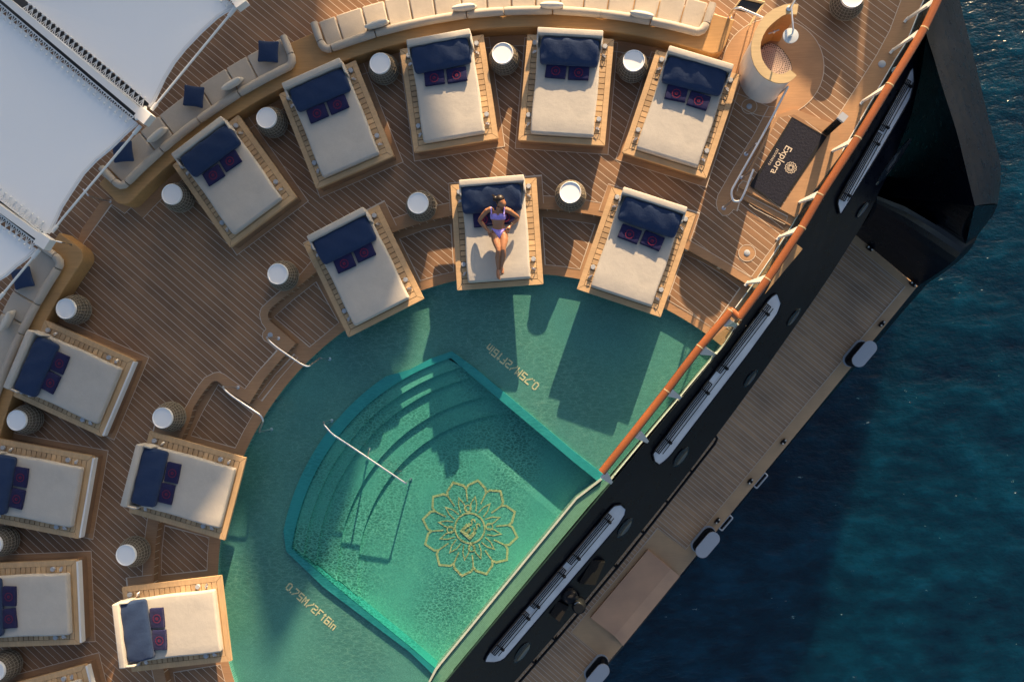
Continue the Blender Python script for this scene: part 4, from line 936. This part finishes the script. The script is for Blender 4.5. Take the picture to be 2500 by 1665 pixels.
balustrade('long glass balustrade with varnished teak handrail along the sunlit side deck',
  [(2325,-70),(2290,0),(2257.7,68),(2215,140),(2172.7,207.4),(2094.4,336.6),(2005,474),(1958,555.4),(1874.7,681.2),(1803.3,776.4)],
  [(2277,-50),(2246,20),(2215,98.6),(2182.8,149.6),(2131.8,238),(2053.6,374),(1961.8,499.8),(1922,569),(1840.6,691),(1795,752)],
  [(2257,70),(2172,208),(2094,337),(2003,476),(1958,556),(1874,682)],
  [((2215,46),(2272,8),0),((2180,122),(2236,84),0),((2108,246),(2160,214),0),((2030,369),(2078,346),0),((1950,493),(1994,476),0),((1904,577),(1946,561),0),((1826,689),(1864,681),0)])
balustrade('leaning glass balustrade with varnished teak handrail over the shallow pool',
  [(1803.3,776),(1785,759),(1776,770),(1709.8,846.1),(1668,900),(1628,953),(1550,1052),(1469,1152.6)],
  [(1800,790),(1764,846),(1727,889),(1665,963),(1583,1060),(1500,1160)],
  [(1785,760),(1709,847),(1628,954)],
  [((1800,792),(1775,788),-0.16),((1747,863),(1716,856),-0.16),((1665,970),(1633,957),-0.16),((1584,1077),(1559,1061),-0.16),((1496,1178),(1474,1158),-0.16)])
# ================================================================== LONG SLOTS WITH BARS IN THE BULWARK
def poly_axis(P):
    return max(((p, q) for p in P for q in P if p[1] < q[1]), key=lambda t: (Vector(t[0])-Vector(t[1])).length)
def slot(label, poly, e0, e1, width, cross, gaps):
    """poly: outline in the photograph; e0,e1: ends of its inner edge; width: px across"""
    zz = lambda p: zb(p)
    r = root('rail_slot', W(e0, zb(e0)), label, 'slot', 'pale slots in the dark bulwark')
    A2, B2 = Vector(poly_axis(poly)[0]), Vector(poly_axis(poly)[1]); dd = (B2-A2); Ln = dd.length; dd.normalize(); nn2 = Vector((-dd.y, dd.x)); N = 40; gr = []
    for i in range(N+1):
        u = 0.004+0.992*i/N; o = A2+dd*(Ln*u); hits = []
        for p, q_ in zip(poly, poly[1:]+poly[:1]):
            p = Vector(p)-o; q_ = Vector(q_)-o; sp_, sq = p.dot(dd), q_.dot(dd)
            if (sp_ > 0) != (sq > 0): t = sp_/(sp_-sq); hits.append((p+(q_-p)*t).dot(nn2))
        lo_, hi_ = min(hits), max(hits); gr.append([o+nn2*(lo_+(hi_-lo_)*v/4) for v in range(5)])
    mb = MB(); V = [W((p.x, p.y), zb((p.x, p.y))+0.06) for r_ in gr for p in r_]
    F_ = [(i*5+v, i*5+v+1, (i+1)*5+v+1, (i+1)*5+v) for i in range(N) for v in range(4)]
    e = V[1]-V[0]; g = V[5]-V[0]
    if e.x*g.y-e.y*g.x < 0: F_ = [tuple(reversed(f_)) for f_ in F_]
    mb.add(V, F_); rim_ = [V[i*5] for i in range(N+1)]+[V[i*5+4] for i in reversed(range(N+1))]
    mb.ribbon([(p.x, p.y, 0) for p in rim_], 0.001, 0, closed=True) if 0 else None
    put('pale_recess', mb, M_slot, r)
    mb = MB(); mb.tube([p+Vector((0,0,0.01)) for p in rim_]+[rim_[0]+Vector((0,0,0.01))], 0.014, 6); put('slot_rim', mb, M_hull, r)
    a, b_ = Vector(e0), Vector(e1); d = (b_-a).normalized(); q = Vector((-d.y, d.x)) if (-d.y) > 0 else Vector((d.y, -d.x))
    L = (b_-a).length
    def pt(u, v, h=0.12): p = a+d*(L*u)+q*(width*v); return W((p.x, p.y), zb((p.x, p.y))+h)
    for (g0, g1) in gaps:
        mb = MB()
        for v in (0.02, 0.17, 0.33, 0.49): mb.tube([pt(g0+(g1-g0)*k/6, v) for k in range(7)], 0.0115, 6)
        mb.tube([pt(g0, 0.0), pt(g0, 0.49)], 0.0095, 6); mb.tube([pt(g1, 0.0), pt(g1, 0.49)], 0.0095, 6); put('bar_set', mb, M_black, r)
    mb = MB(); mb.tube([pt(0.03+0.94*k/10, 0.76) for k in range(11)], 0.0095, 6); put('outer_bar', mb, M_black, r)
    for u in cross:
        mb = MB(); mb.tube([pt(u, -0.03), pt(u, 0.66)], 0.013, 6); mb.tube([pt(u, 0.60), pt(u, 0.78)], 0.035, 6); put('cross_bracket', mb, M_black, r)
    return r
slot('long pale grey slot with black bars at upper right of the dark bulwark', [(2228.7,164),(2231,185),(2231,204),(2220,245),(2142,380),(2064,507),(2052,525),(2050,522),(2044,493),(2071,442),(2142,320),(2210,200),(2222,173)], (2222,178),(2047,492), 25, (0.08,0.40,0.53,0.93), ((0.05,0.44),(0.46,0.98)))
slot('long pale grey slot with black bars in the middle of the dark bulwark', [(1897,716),(1905,730),(1907,742),(1898,766),(1824,868),(1730,990),(1636,1113),(1613.7,1134),(1606.7,1135),(1590.6,1119),(1595,1105),(1690,980),(1780,863.5),(1880,727)], (1880,730),(1593,1107), 27, (0.07,0.42,0.58,0.90), ((0.03,0.46),(0.53,0.98)))
slot('long pale grey slot with black bars at the bottom of the dark bulwark', [(1510,1229),(1522,1234),(1528.7,1242.5),(1527,1254.4),(1510,1281.6),(1376,1438),(1242.7,1594.4),(1230,1609),(1214.5,1617),(1183.6,1616),(1184,1608),(1200,1585),(1350,1408),(1496.4,1235.7)], (1492,1241),(1192,1598), 27, (0.06,0.31,0.43,0.64,0.72,0.93), ((0.03,0.36),(0.40,0.66),(0.70,0.98)))
# oval portholes
def porthole(p, hl, hw, label):
    d = Vector((0.60, -0.80)); q = Vector((0.80, 0.60)); mb = MB(); N = 28; rings = []
    for s_, h in ((1.0, 0.0), (0.86, 0.05), (0.72, 0.045), (0.35, 0.03)):
        rings.append([(lambda pp: W(pp, zb(pp)+h))((p[0]+d.x*hl*s_*math.cos(t)+q.x*hw*s_*math.sin(t), p[1]+d.y*hl*s_*math.cos(t)+q.y*hw*s_*math.sin(t))) for t in [2*math.pi*i/N for i in range(N)]])
    r = root('porthole', rings[0][0], label, 'porthole', 'oval portholes in the bulwark')
    mb.add(rings[0]+rings[1]+rings[2], [(i, (i+1)%N, (i+1)%N+N, i+N) for i in range(N)]+[(i+N, (i+1)%N+N, (i+1)%N+2*N, i+2*N) for i in range(N)]); put('rim', mb, M_lens, r, True)
    mb = MB(); mb.add(rings[2]+rings[3], [(i, (i+1)%N, (i+1)%N+N, i+N) for i in range(N)]+[tuple(range(N, 2*N))]); put('pane', mb, M_lens, r, True)
for p, hl, hw, l in (((2182,395),72,9,'long narrow oval porthole below the upper right slot'),((2107,512),27,6,'narrow oval porthole at the inner corner of the black wing'),((1938,775),28,7,'slim oval porthole right of the middle slot top'),((1832.6,924),28,8,'slim oval porthole right of the middle slot, halfway down'),((1663,1115.6),31,11,'broad oval porthole below the middle slot'),((1526,1288),31,11,'broad oval porthole right of the bottom slot top'),((1275,1592),33,12,'broad oval porthole right of the bottom slot end')): porthole(p, hl, hw, l)
# dark machinery recess and searchlight beside the lower slot
rc_ = root('searchlight', W((1415,1470), -1.0), 'black searchlight on its bracket between dark recesses beside the bottom slot', 'searchlight')
c = W((1413,1470), zb((1413,1470))+0.1); mb = MB(); mb.lathe([(0.13, 0), (0.15, 0.05), (0.15, 0.30), (0.12, 0.38), (0.10, 0.40), (0.0005, 0.40)], 24, c); mb.tube([c+Vector((-0.15,0.12,0.1)), c+Vector((-0.22,0.22,0.32)), c+Vector((-0.02,0.22,0.42))], 0.04, 8); put('lamp_body', mb, M_black, rc_, True)
c2 = W((1391,1452), zb((1391,1452))+0.05); mb = MB(); mb.lathe([(0.16, 0), (0.17, 0.08), (0.13, 0.14), (0.0005, 0.14)], 20, c2); put('motor_housing', mb, M_black, rc_, True)
mb = MB(); mb.tube([c+Vector((0.05,0.09,0.38)), c+Vector((-0.02,0.13,0.38)), c+Vector((-0.09,0.08,0.38))], 0.009, 6); put('lens_ring', mb, M_chrome, rc_, True)
for P, l in ((cK((1310,690),(1400,690),(1330,840),(1215,850)), 'upper dark opening in the bulwark beside the searchlight'), (cU((1160,480),(1310,510),(1190,700),(1060,650)), 'lower dark opening in the bulwark beside the searchlight')):
    T = [W(p, zb(p)+0.012) for p in P]; mb = MB(); mb.prism([Vector((v.x, v.y, 0)) for v in T], min(v.z for v in T)-0.1, max(v.z for v in T)); tag(put('dark_opening', mb, mat('opening_black', (0.002, 0.002, 0.003), 0.9)[0]), l, 'opening')
# ================================================================== LOWER DECK FITTINGS
def lower_lid(p, L_, label):
    w = W(p, ZL+0.62); a = math.atan2(0.77, 0.64); base = W((p[0]-19, p[1]-3), ZL)
    r = root('mooring_roller', Vector((base.x, base.y, ZL)), label, 'roller', 'mooring rollers on the lower deck edge')
    def pill(c, l, wd, k=10):
        out = []
        for s_, a0 in ((1, -math.pi/2), (-1, math.pi/2)):
            for i in range(k+1): t = a0+math.pi*i/k; out.append(Vector((s_*(l/2-wd/2)*1.0+wd/2*math.cos(t), wd/2*math.sin(t), 0)))
        M = Matrix.Rotation(a, 4, 'Z'); return [M @ v+Vector((c.x, c.y, 0)) for v in out]
    b_ = Vector((w.x, w.y, 0))
    mb = MB(); mb.prism(pill(b_, L_, 0.36), ZL+0.57, ZL+0.62); put('lid', mb, M_grey, r)
    mb = MB(); mb.prism(pill(b_, L_*0.98, 0.34), ZL+0.0, ZL+0.10); 
    for i in (-2, -1, 0, 1, 2): mb.tube([b_+TX*(i*L_*0.19)-AX*0.05+Vector((0,0,ZL)), b_+TX*(i*L_*0.19)-AX*0.05+Vector((0,0,ZL+0.58))], 0.045, 8)
    put('roller_frame', mb, M_black, r)
    mb = MB(); mb.prism(pill(b_-AX*0.03, L_*1.05, 0.40), ZL+0.008, ZL+0.03); put('base_plate', mb, M_grey, r)
lower_lid((2111,864), 0.80, 'upper of the three pill shaped grey roller lids on the lower deck edge'); lower_lid((1728,1330), 0.80, 'middle of the three pill shaped grey roller lids on the lower deck edge'); lower_lid((1459,1652), 0.80, 'pill shaped grey roller lid at the bottom of the picture')
for p, l, d in (((2122.5,607),'pair of pale lamp caps on the lower deck beside the black wing','x'),((2228,694),'pair of small lamps at the outer top corner of the lower deck','x'),((2153,790.8),'pair of small lamps on the lower deck margin above the upper roller','y'),((1913,1078),'first pair of small lamps below the upper roller','y'),((1832,1174.4),'second pair of small lamps below the upper roller','y'),((1751.6,1271),'third pair of small lamps, just above the middle roller','y')):
    w = W(p, ZL+0.05); t = TX if d == 'y' else AX; r = root('lamp_pair', Vector((w.x, w.y, ZL)), l, 'deck lamp', 'lamp pairs on the lower deck margin'); w = Vector((w.x, w.y, ZL))
    mb = MB(); mb.box(w+Vector((0,0,0.05)), (0.17, 0.07, 0.10), math.atan2(t.y, t.x)); mb.box(w+Vector((0,0,0.06)), (0.05, 0.11, 0.06), math.atan2(t.y, t.x)); put('lamp_base', mb, M_black, r)
    for s_ in (-1, 1): mb = MB(); mb.ball(w+t*s_*0.06+Vector((0,0,0.12)), 0.026); put('lamp_cap', mb, M_white, r, True)
for p, l in (((1857,1172.7),'pale rectangular bracket frame over the hull edge, upper one'),((1772,1276),'pale rectangular bracket frame beside the middle roller')):
    w = W(p, ZL-0.1); r = root('edge_frame', w, l, 'bracket', 'bracket frames on the hull edge'); a = math.atan2(TX.y, TX.x); mb = MB(); P = [w+TX*sx*0.23+AX*sy*0.055 for sx, sy in ((-1,-1),(1,-1),(1,1),(-1,1))]
    for u, v in zip(P, P[1:]+P[:1]): mb.tube([u, v], 0.022, 4)
    put('frame', mb, M_slot, r); mb = MB()
    for k in range(5): mb.ball(w+TX*(k-2)*0.09, 0.04)
    mb.box(w+Vector((0,0,-0.04)), (0.42, 0.07, 0.04), a); put('cable_block', mb, M_black, r)
# black railing with teak capping, inner side of the lower deck
rw = [(1742,1070),(1738,1078),(1684,1147),(1625,1222),(1566,1297),(1500,1380),(1420,1476),(1350,1558),(1254,1668),(1200,1730)]
P = WL(rw, ZL+1.0); r = root('lower_railing', P[3]-Vector((0,0,1.0)), 'black railing with thin teak strip along the inner side of the lower deck', 'railing')
mb = MB(); mb.tube([p+AX*0.09 for p in P], 0.035, 8); mb.tube([p-AX*0.12 for p in P], 0.035, 8); mb.tube([P[0]+AX*0.09, P[0]+TX*0.06+AX*0.07, P[0]+TX*0.08, P[0]+TX*0.06-AX*0.10, P[0]-AX*0.12], 0.035, 8); put('black_rails', mb, M_black, r, True)
mb = MB(); mb.ribbon(P, 0.035, ZL+0.98); o = put('teak_strip', mb, M_lmargin, r)
for q in ((1684,1147),(1625,1222),(1566,1297),(1500,1380),(1350,1558),(1300,1614)):
    p = W(q, ZL+1.0); mb = MB(); mb.tube([p-AX*0.14, p+AX*0.11], 0.03, 6); mb.tube([p+AX*0.09, p+AX*0.09-Vector((0,0,1.0))], 0.03, 6); put('post', mb, M_black, r)
# ================================================================== SAILS
ZA = 3.5
def sail(pts, label):
    P = WL(pts, ZA); c = sum(P, Vector())/len(P); mb = MB(); rows = []
    K = 7
    for k in range(K+1):
        t = 1-k/K; rows.append([lerp(c, p, t)-Vector((0, 0, 0.015*(1-t*t))) for p in P]) if k < K else None
    n = len(P)
    for a, b_ in zip(rows, rows[1:]):
        mb.ruled(a+[a[0]], b_+[b_[0]])
    mb.add(rows[-1]+[c-Vector((0,0,0.015))], [(i, (i+1)%n, n) for i in range(n)])
    r = root('shade_sail', P[0]-Vector((0,0,0)), label, 'shade sail', 'white shade sails'); put('canopy', mb, M_sail, r, True)
    return r
def hem(r, pts):
    P = WL(pts, ZA+0.015); mb = MB(); mb.tube(P, 0.018, 6); mb.ribbon([p for p in P], 0.07, ZA+0.02); put('hem', mb, M_white, r)
e1 = cA((1690,50),(1610,92),(1560,125),(1450,225),(1330,350),(1250,450),(1180,565),(1130,670),(1100,735),(1078,772))
s1_ = sail(cA((150,-20),(300,98),(600,345),(860,560),(1065,742))+list(reversed(e1))+cA((1600,-20),(1200,-120),(600,-120)), 'largest white shade sail at the top left, above the first beam'); hem(s1_, e1)
e2 = cA((985,885),(900,960),(800,1060),(690,1150),(600,1245),(510,1380),(440,1490),(395,1590))+cE((365,180),(345,205))
s2_ = sail(cA((-60,40),(100,165),(400,415),(700,655),(960,865))+e2+cE((325,205),(200,115),(50,5),(-60,-70)), 'white shade sail between the first and second beams at the left'); hem(s2_, e2)
e3 = cE((262,318),(190,385),(120,435),(50,500),(0,530),(-50,570))
s3_ = sail(cE((-60,100),(30,160),(150,240),(240,305))+e3, 'small white shade sail corner below the second beam at the left edge'); hem(s3_, e3)
def knotted(r, a, b_, q, n, nm='lacing'):       # zigzag cord with knobs between sail and beam
    mb = MB(); P = []
    for i in range(2*n+1):
        p = lerp(a, b_, i/(2*n)); P.append(p+q*(0.075 if i % 2 else -0.045))
    mb.tube(P, 0.011, 5); mb.tube([a-q*0.045, b_-q*0.045], 0.012, 5)
    for i in range(n): mb.ball(lerp(a, b_, (i+0.5)/n)+q*0.10, 0.026, 6, 4); mb.tube([lerp(a, b_, (i+0.5)/n)-q*0.045, lerp(a, b_, (i+0.5)/n)+q*0.09], 0.010, 4)
    put(nm, mb, M_white, r)
def beam(label, a, b_, wd, la, lb, n, node):
    A, B_ = W(a, ZA+0.1), W(b_, ZA+0.1); r = root('sail_beam', A, label, 'beam', 'white beams between the sails')
    d = (B_-A).normalized(); q = Vector((-d.y, d.x, 0)); mb = MB(); mb.prism([A-q*wd/2, B_-q*wd/2, B_+q*wd/2, A+q*wd/2], ZA, ZA+0.10); put('beam', mb, M_white, r)
    mb = MB(); mb.prism([lerp(A,B_,0.0)-q*(wd/2+0.13), B_-q*(wd/2+0.13)-d*0.25, B_+q*(wd/2+0.13)-d*0.25, A+q*(wd/2+0.13)], ZA-0.16, ZA-0.10); put('under_tray', mb, mat('tray_shadow_grey', (0.045, 0.05, 0.06), 0.7)[0], r)  # dark grey strip below the beam, wider than the beam
    knotted(r, W(la[0], ZA+0.05), W(la[1], ZA+0.05), q, n); knotted(r, W(lb[0], ZA+0.05), W(lb[1], ZA+0.05), -q, n)
    mb = MB(); mb.box(B_+d*0.02+Vector((0,0,0.02)), (0.22, 0.20, 0.16), math.atan2(d.y, d.x)); mb.tube([B_-d*0.1+q*0.13, B_-d*0.02+q*0.02], 0.03, 6); mb.tube([B_-d*0.1-q*0.13, B_-d*0.02-q*0.02], 0.03, 6); put('end_node', mb, M_white, r)
beam('white beam with laced edges between the two large sails', cA((-150,-160))[0], cA((1040,838))[0], 0.115, cA((170,52),(1030,755)), cA((-30,30),(950,858)), 26, None)
beam('white beam with laced edges at the lower left below the second sail', cE((-120,-55))[0], cE((322,262))[0], 0.115, cE((-40,-90),(305,178)), cE((-70,40),(255,292)), 9, None)
A = W(cA((1640,-60))[0], ZA+0.1); B_ = W(cA((1725,18))[0], ZA+0.1); r = root('sail_corner_fitting', A, 'white end fitting of the top sail beam at the top edge', 'fitting')
mb = MB(); mb.prism([A+Vector((-0.07,0,0)), B_+Vector((-0.08,-0.05,0)), B_+Vector((0.06,0.05,0)), A+Vector((0.1,0.06,0))], ZA, ZA+0.1); mb.box(B_, (0.2, 0.18, 0.16), 0.6); put('end_node', mb, M_white, r)
knotted(r, W(cA((1560,-60))[0], ZA+0.05), W(cA((1670,30))[0], ZA+0.05), Vector((-0.6,-0.7,0)), 3)
for pts, l in ((cA((1692,58),(1088,792)), 'white tensioned rod from the top sail corner to the first beam end'), (cA((1010,905),(450,1568))+cE((372,198)), 'white tensioned rod from the first beam end to the second beam end'), (cE((285,322),(-10,678)), 'white tensioned rod leaving the second beam end at the left edge')):
    P = WL(pts, ZA+0.05); mb = MB(); mb.tube(P, 0.019, 8); d = (P[-1]-P[0]).normalized(); mb.tube([P[0], P[0]+d*0.18], 0.032, 8); mb.tube([P[-1]-d*0.14, P[-1]], 0.030, 8); tag(put('tension_rod', mb, M_white, None, True), l, 'rod', 'tensioned rods of the sails')
# ================================================================== WOMAN
cw = crop(1100, 430, 5.407)
def wp(x, y, z): return W(cw((x, y))[0], z)
bm_ = MB()
def limb(pts, rs, n=12, flat=1.0, parts=None): (parts or bm_).tube(pts, rs, n, True, flat)
def ellring(c, ax, rx, rz, n=20):      # ring round an axis in the horizontal plane
    s_ = ax.cross(Vector((0,0,1))).normalized(); u = s_.cross(ax).normalized()
    return [c+s_*rx*math.cos(2*math.pi*i/n)+u*rz*math.sin(2*math.pi*i/n) for i in range(n)]
def loft(rings, target):
    n = len(rings[0]); v = [p for r_ in rings for p in r_]; k = len(rings)
    target.add(v, [(i*n+j, i*n+(j+1)%n, (i+1)*n+(j+1)%n, (i+1)*n+j) for i in range(k-1) for j in range(n)]+[tuple(reversed(range(n))), tuple(range((k-1)*n, k*n))])
# torso stations: centre (crop px), level, half width, half depth
TS = [(632,455,0.905,0.055,0.045),(630,470,0.90,0.125,0.055),(627,500,0.885,0.150,0.075),(627,530,0.865,0.150,0.088),(628,560,0.85,0.143,0.086),(630,590,0.83,0.128,0.078),(631,630,0.805,0.115,0.070),(634,670,0.79,0.118,0.070),(638,705,0.775,0.138,0.074),(641,740,0.765,0.156,0.080),(645,775,0.762,0.160,0.084),(648,805,0.765,0.150,0.082),(648,820,0.765,0.120,0.07)]
def trings(T, grow=0.0):
    C_ = [wp(x, y, z) for x, y, z, _, _ in T]; out_ = []
    for i, (t, c) in enumerate(zip(T, C_)):
        ax = (C_[min(i+1, len(C_)-1)]-C_[max(i-1, 0)]).normalized(); out_.append(ellring(c, ax, t[3]+grow, t[4]+grow))
    return out_
loft(trings(TS), bm_)
for sx in (-1, 1): bm_.ball(wp(627+sx*44, 528, 0.925), (0.062, 0.065, 0.045), 14, 10)
# neck and head (turned to the right)
limb([wp(632,470,0.91), wp(636,440,0.935), wp(645,405,0.965)], [0.060, 0.050, 0.052])
hc = wp(662,338,1.02); bm_.ball(hc, (0.082, 0.105, 0.09), 20, 14)
bm_.ball(wp(690,365,1.015), (0.062, 0.075, 0.070), 16, 12); bm_.ball(wp(693,395,0.995), (0.040, 0.040, 0.042), 12, 8)
fx = lambda x, y, z: wp(x, y, z)
bm_.ball(fx(716,378,1.03), (0.022, 0.014, 0.014), 8, 6); bm_.ball(fx(712,392,1.03), (0.014, 0.010, 0.014), 8, 6); bm_.ball(fx(704,345,1.045), (0.03, 0.03, 0.03), 8, 6)
bm_.ball(fx(629,362,1.03), (0.010, 0.024, 0.016), 8, 6)
# arms
limb([wp(560,462,0.90), wp(522,440,0.90), wp(480,460,0.885), wp(430,515,0.83), wp(392,568,0.76), wp(382,585,0.735), wp(402,615,0.735), wp(440,660,0.75), wp(490,715,0.775), wp(510,738,0.785)], [0.05, 0.056, 0.052, 0.045, 0.041, 0.040, 0.043, 0.038, 0.029, 0.026])
limb([wp(695,462,0.90), wp(735,445,0.90), wp(780,465,0.885), wp(830,500,0.83), wp(880,535,0.76), wp(892,548,0.735), wp(875,580,0.735), wp(840,610,0.75), wp(800,645,0.78), wp(775,672,0.80)], [0.05, 0.056, 0.052, 0.045, 0.041, 0.040, 0.043, 0.038, 0.029, 0.026])
def hand(wrist, palm, fingers, thumb):
    a, b_ = wrist, palm; bm_.tube([a, lerp(a, b_, 0.5), b_], [0.026, 0.034, 0.036], 10, True, 1.15)
    for f_ in fingers: bm_.tube(f_, [0.0105, 0.0095, 0.008][:len(f_)], 7)
    bm_.tube(thumb, [0.012, 0.010, 0.0085][:len(thumb)], 7)
hand(wp(505,735,0.785), wp(522,768,0.80), [[wp(508+i*9,775-i*2,0.80), wp(512+i*9,795-i*3,0.805), wp(517+i*9,810-i*4+(3 if i == 1 else 0),0.80)] for i in range(4)], [wp(520,748,0.805), wp(538,755,0.825), wp(545,770,0.83)])
hand(wp(780,668,0.80), wp(758,700,0.82), [[wp(772-i*10,706+i*1,0.82), wp(769-i*10,730+i*2,0.825), wp(764-i*8,752-i*3,0.815)] for i in range(4)], [wp(750,690,0.83), wp(734,702,0.845), wp(727,716,0.845)])
# legs
limb([wp(588,770,0.765), wp(590,800,0.77), wp(598,850,0.80), wp(612,905,0.835), wp(628,955,0.86), wp(633,985,0.865), wp(630,1020,0.845), wp(624,1075,0.80), wp(624,1130,0.755), wp(626,1190,0.715), wp(628,1225,0.695), wp(630,1250,0.685)], [0.080, 0.088, 0.083, 0.070, 0.056, 0.051, 0.052, 0.054, 0.046, 0.034, 0.029, 0.032])
limb([wp(702,765,0.765), wp(704,800,0.77), wp(706,850,0.80), wp(700,905,0.835), wp(694,945,0.86), wp(694,970,0.865), wp(698,1000,0.845), wp(698,1055,0.80), wp(688,1110,0.755), wp(678,1165,0.715), wp(674,1195,0.695), wp(674,1215,0.685)], [0.080, 0.088, 0.083, 0.070, 0.056, 0.051, 0.052, 0.054, 0.046, 0.034, 0.029, 0.032])
limb([wp(627,1235,0.685), wp(626,1290,0.70), wp(632,1335,0.70), wp(641,1358,0.695)], [0.033, 0.034, 0.036, 0.022], 10, 1.05)
limb([wp(672,1200,0.685), wp(682,1245,0.70), wp(682,1280,0.70), wp(670,1298,0.695)], [0.033, 0.034, 0.036, 0.022], 10, 1.05)
for i in range(5):
    bm_.ball(wp(655-i*8, 1366-i*6, 0.70), (0.011-0.001*i, 0.014, 0.010), 8, 6); bm_.ball(wp(662+i*9, 1308-i*5, 0.70), (0.011-0.001*i, 0.014, 0.010), 8, 6)
me = bpy.data.meshes.new('person'); off = wp(640,800,0.60); me.from_pydata([v-off for v in bm_.v], [], bm_.f)
tmp = bpy.data.objects.new('tmp', me); col.objects.link(tmp)
rm = tmp.modifiers.new('r', 'REMESH'); rm.mode = 'VOXEL'; rm.voxel_size = 0.0062; sm_ = tmp.modifiers.new('s', 'SMOOTH'); sm_.iterations = 5; sm_.factor = 0.5
dg = bpy.context.evaluated_depsgraph_get(); me2 = bpy.data.meshes.new_from_object(tmp.evaluated_get(dg)); bpy.data.objects.remove(tmp)
me2.materials.clear(); me2.materials.append(M_skin)
for p in me2.polygons: p.use_smooth = True
pe = bpy.data.objects.new('person', me2); col.objects.link(pe); pe.location = off; pe['_o'] = tuple(off)
tag(pe, 'person in a lilac bikini lying back on a daybed, hands at hips, head turned right', 'person')
mb = MB()                                # swept back hair with a bun
mb.ball(wp(652,308,1.035), (0.086, 0.088, 0.088), 20, 14); mb.ball(wp(640,335,1.02), (0.064, 0.08, 0.085), 16, 12); mb.ball(wp(590,300,1.03), (0.05, 0.055, 0.05), 14, 10)
for k in range(9): a = 1.9+0.28*k-1.2; mb.tube([wp(600,290,1.05), wp(600+55*math.cos(a+1.2), 290-48*math.sin(a+0.2), 1.05)], [0.010, 0.003], 5)
put('hair', mb, M_hair, pe, True)
mb = MB()                                # bikini top: band, cups and straps
b0s = [t for t in TS if 500 <= t[1] <= 560]; b0s = [(627,505,0.882,0.150,0.078)]+b0s[1:]+[(628,568,0.846,0.141,0.085)]
loft(trings(b0s, 0.007), mb)
for sx in (-1, 1): mb.ball(wp(627+sx*44, 530, 0.930), (0.064, 0.058, 0.047), 14, 10)
put('bikini_top', mb, M_lilac, pe, True)
for sx, X in ((-1, 538), (1, 706)):
    mb = MB(); mb.tube([wp(X+sx*-2, 505, 0.975), wp(X, 470, 0.965), wp(X+sx*2, 435, 0.955), wp(X+sx*3, 415, 0.92)], 0.0125, 8, True, 1.2); put('shoulder_strap', mb, M_lilac, pe, True)
mb = MB(); P = [(546,696,0.800),(590,712,0.838),(636,720,0.850),(682,712,0.838),(722,698,0.800)]; Q = [(562,722,0.80),(600,765,0.845),(640,832,0.825),(676,768,0.845),(712,722,0.80)]
P = [wp(*p) for p in P]; Q = [wp(*q) for q in Q]; K = 5
rows = [[lerp(a, b_, k/K)+Vector((0,0,0.014*math.sin(math.pi*k/K)+0.006)) for a, b_ in zip(P, Q)] for k in range(K+1)]
for k in range(K): mb.ruled(rows[k], rows[k+1])
for k in range(K): mb.ruled([v-Vector((0,0,0.03)) for v in rows[k]], [v-Vector((0,0,0.03)) for v in rows[k+1]], True)
mb.tube([v+Vector((0,0,0.006)) for v in P], 0.010, 8); mb.tube([P[0], P[0]+Vector((-0.01,0.0,-0.05))], 0.010, 6); mb.tube([P[-1], P[-1]+Vector((0.01,0.0,-0.05))], 0.010, 6)
put('bikini_bottom', mb, M_lilac, pe, True)
mb = MB(); a = wp(808,636,0.775); b_ = wp(815,628,0.77); mb.tube([a-(b_-a)*0.2, a+(b_-a)*0.4], 0.036, 12); put('bracelet', mb, M_goldm, pe, True)
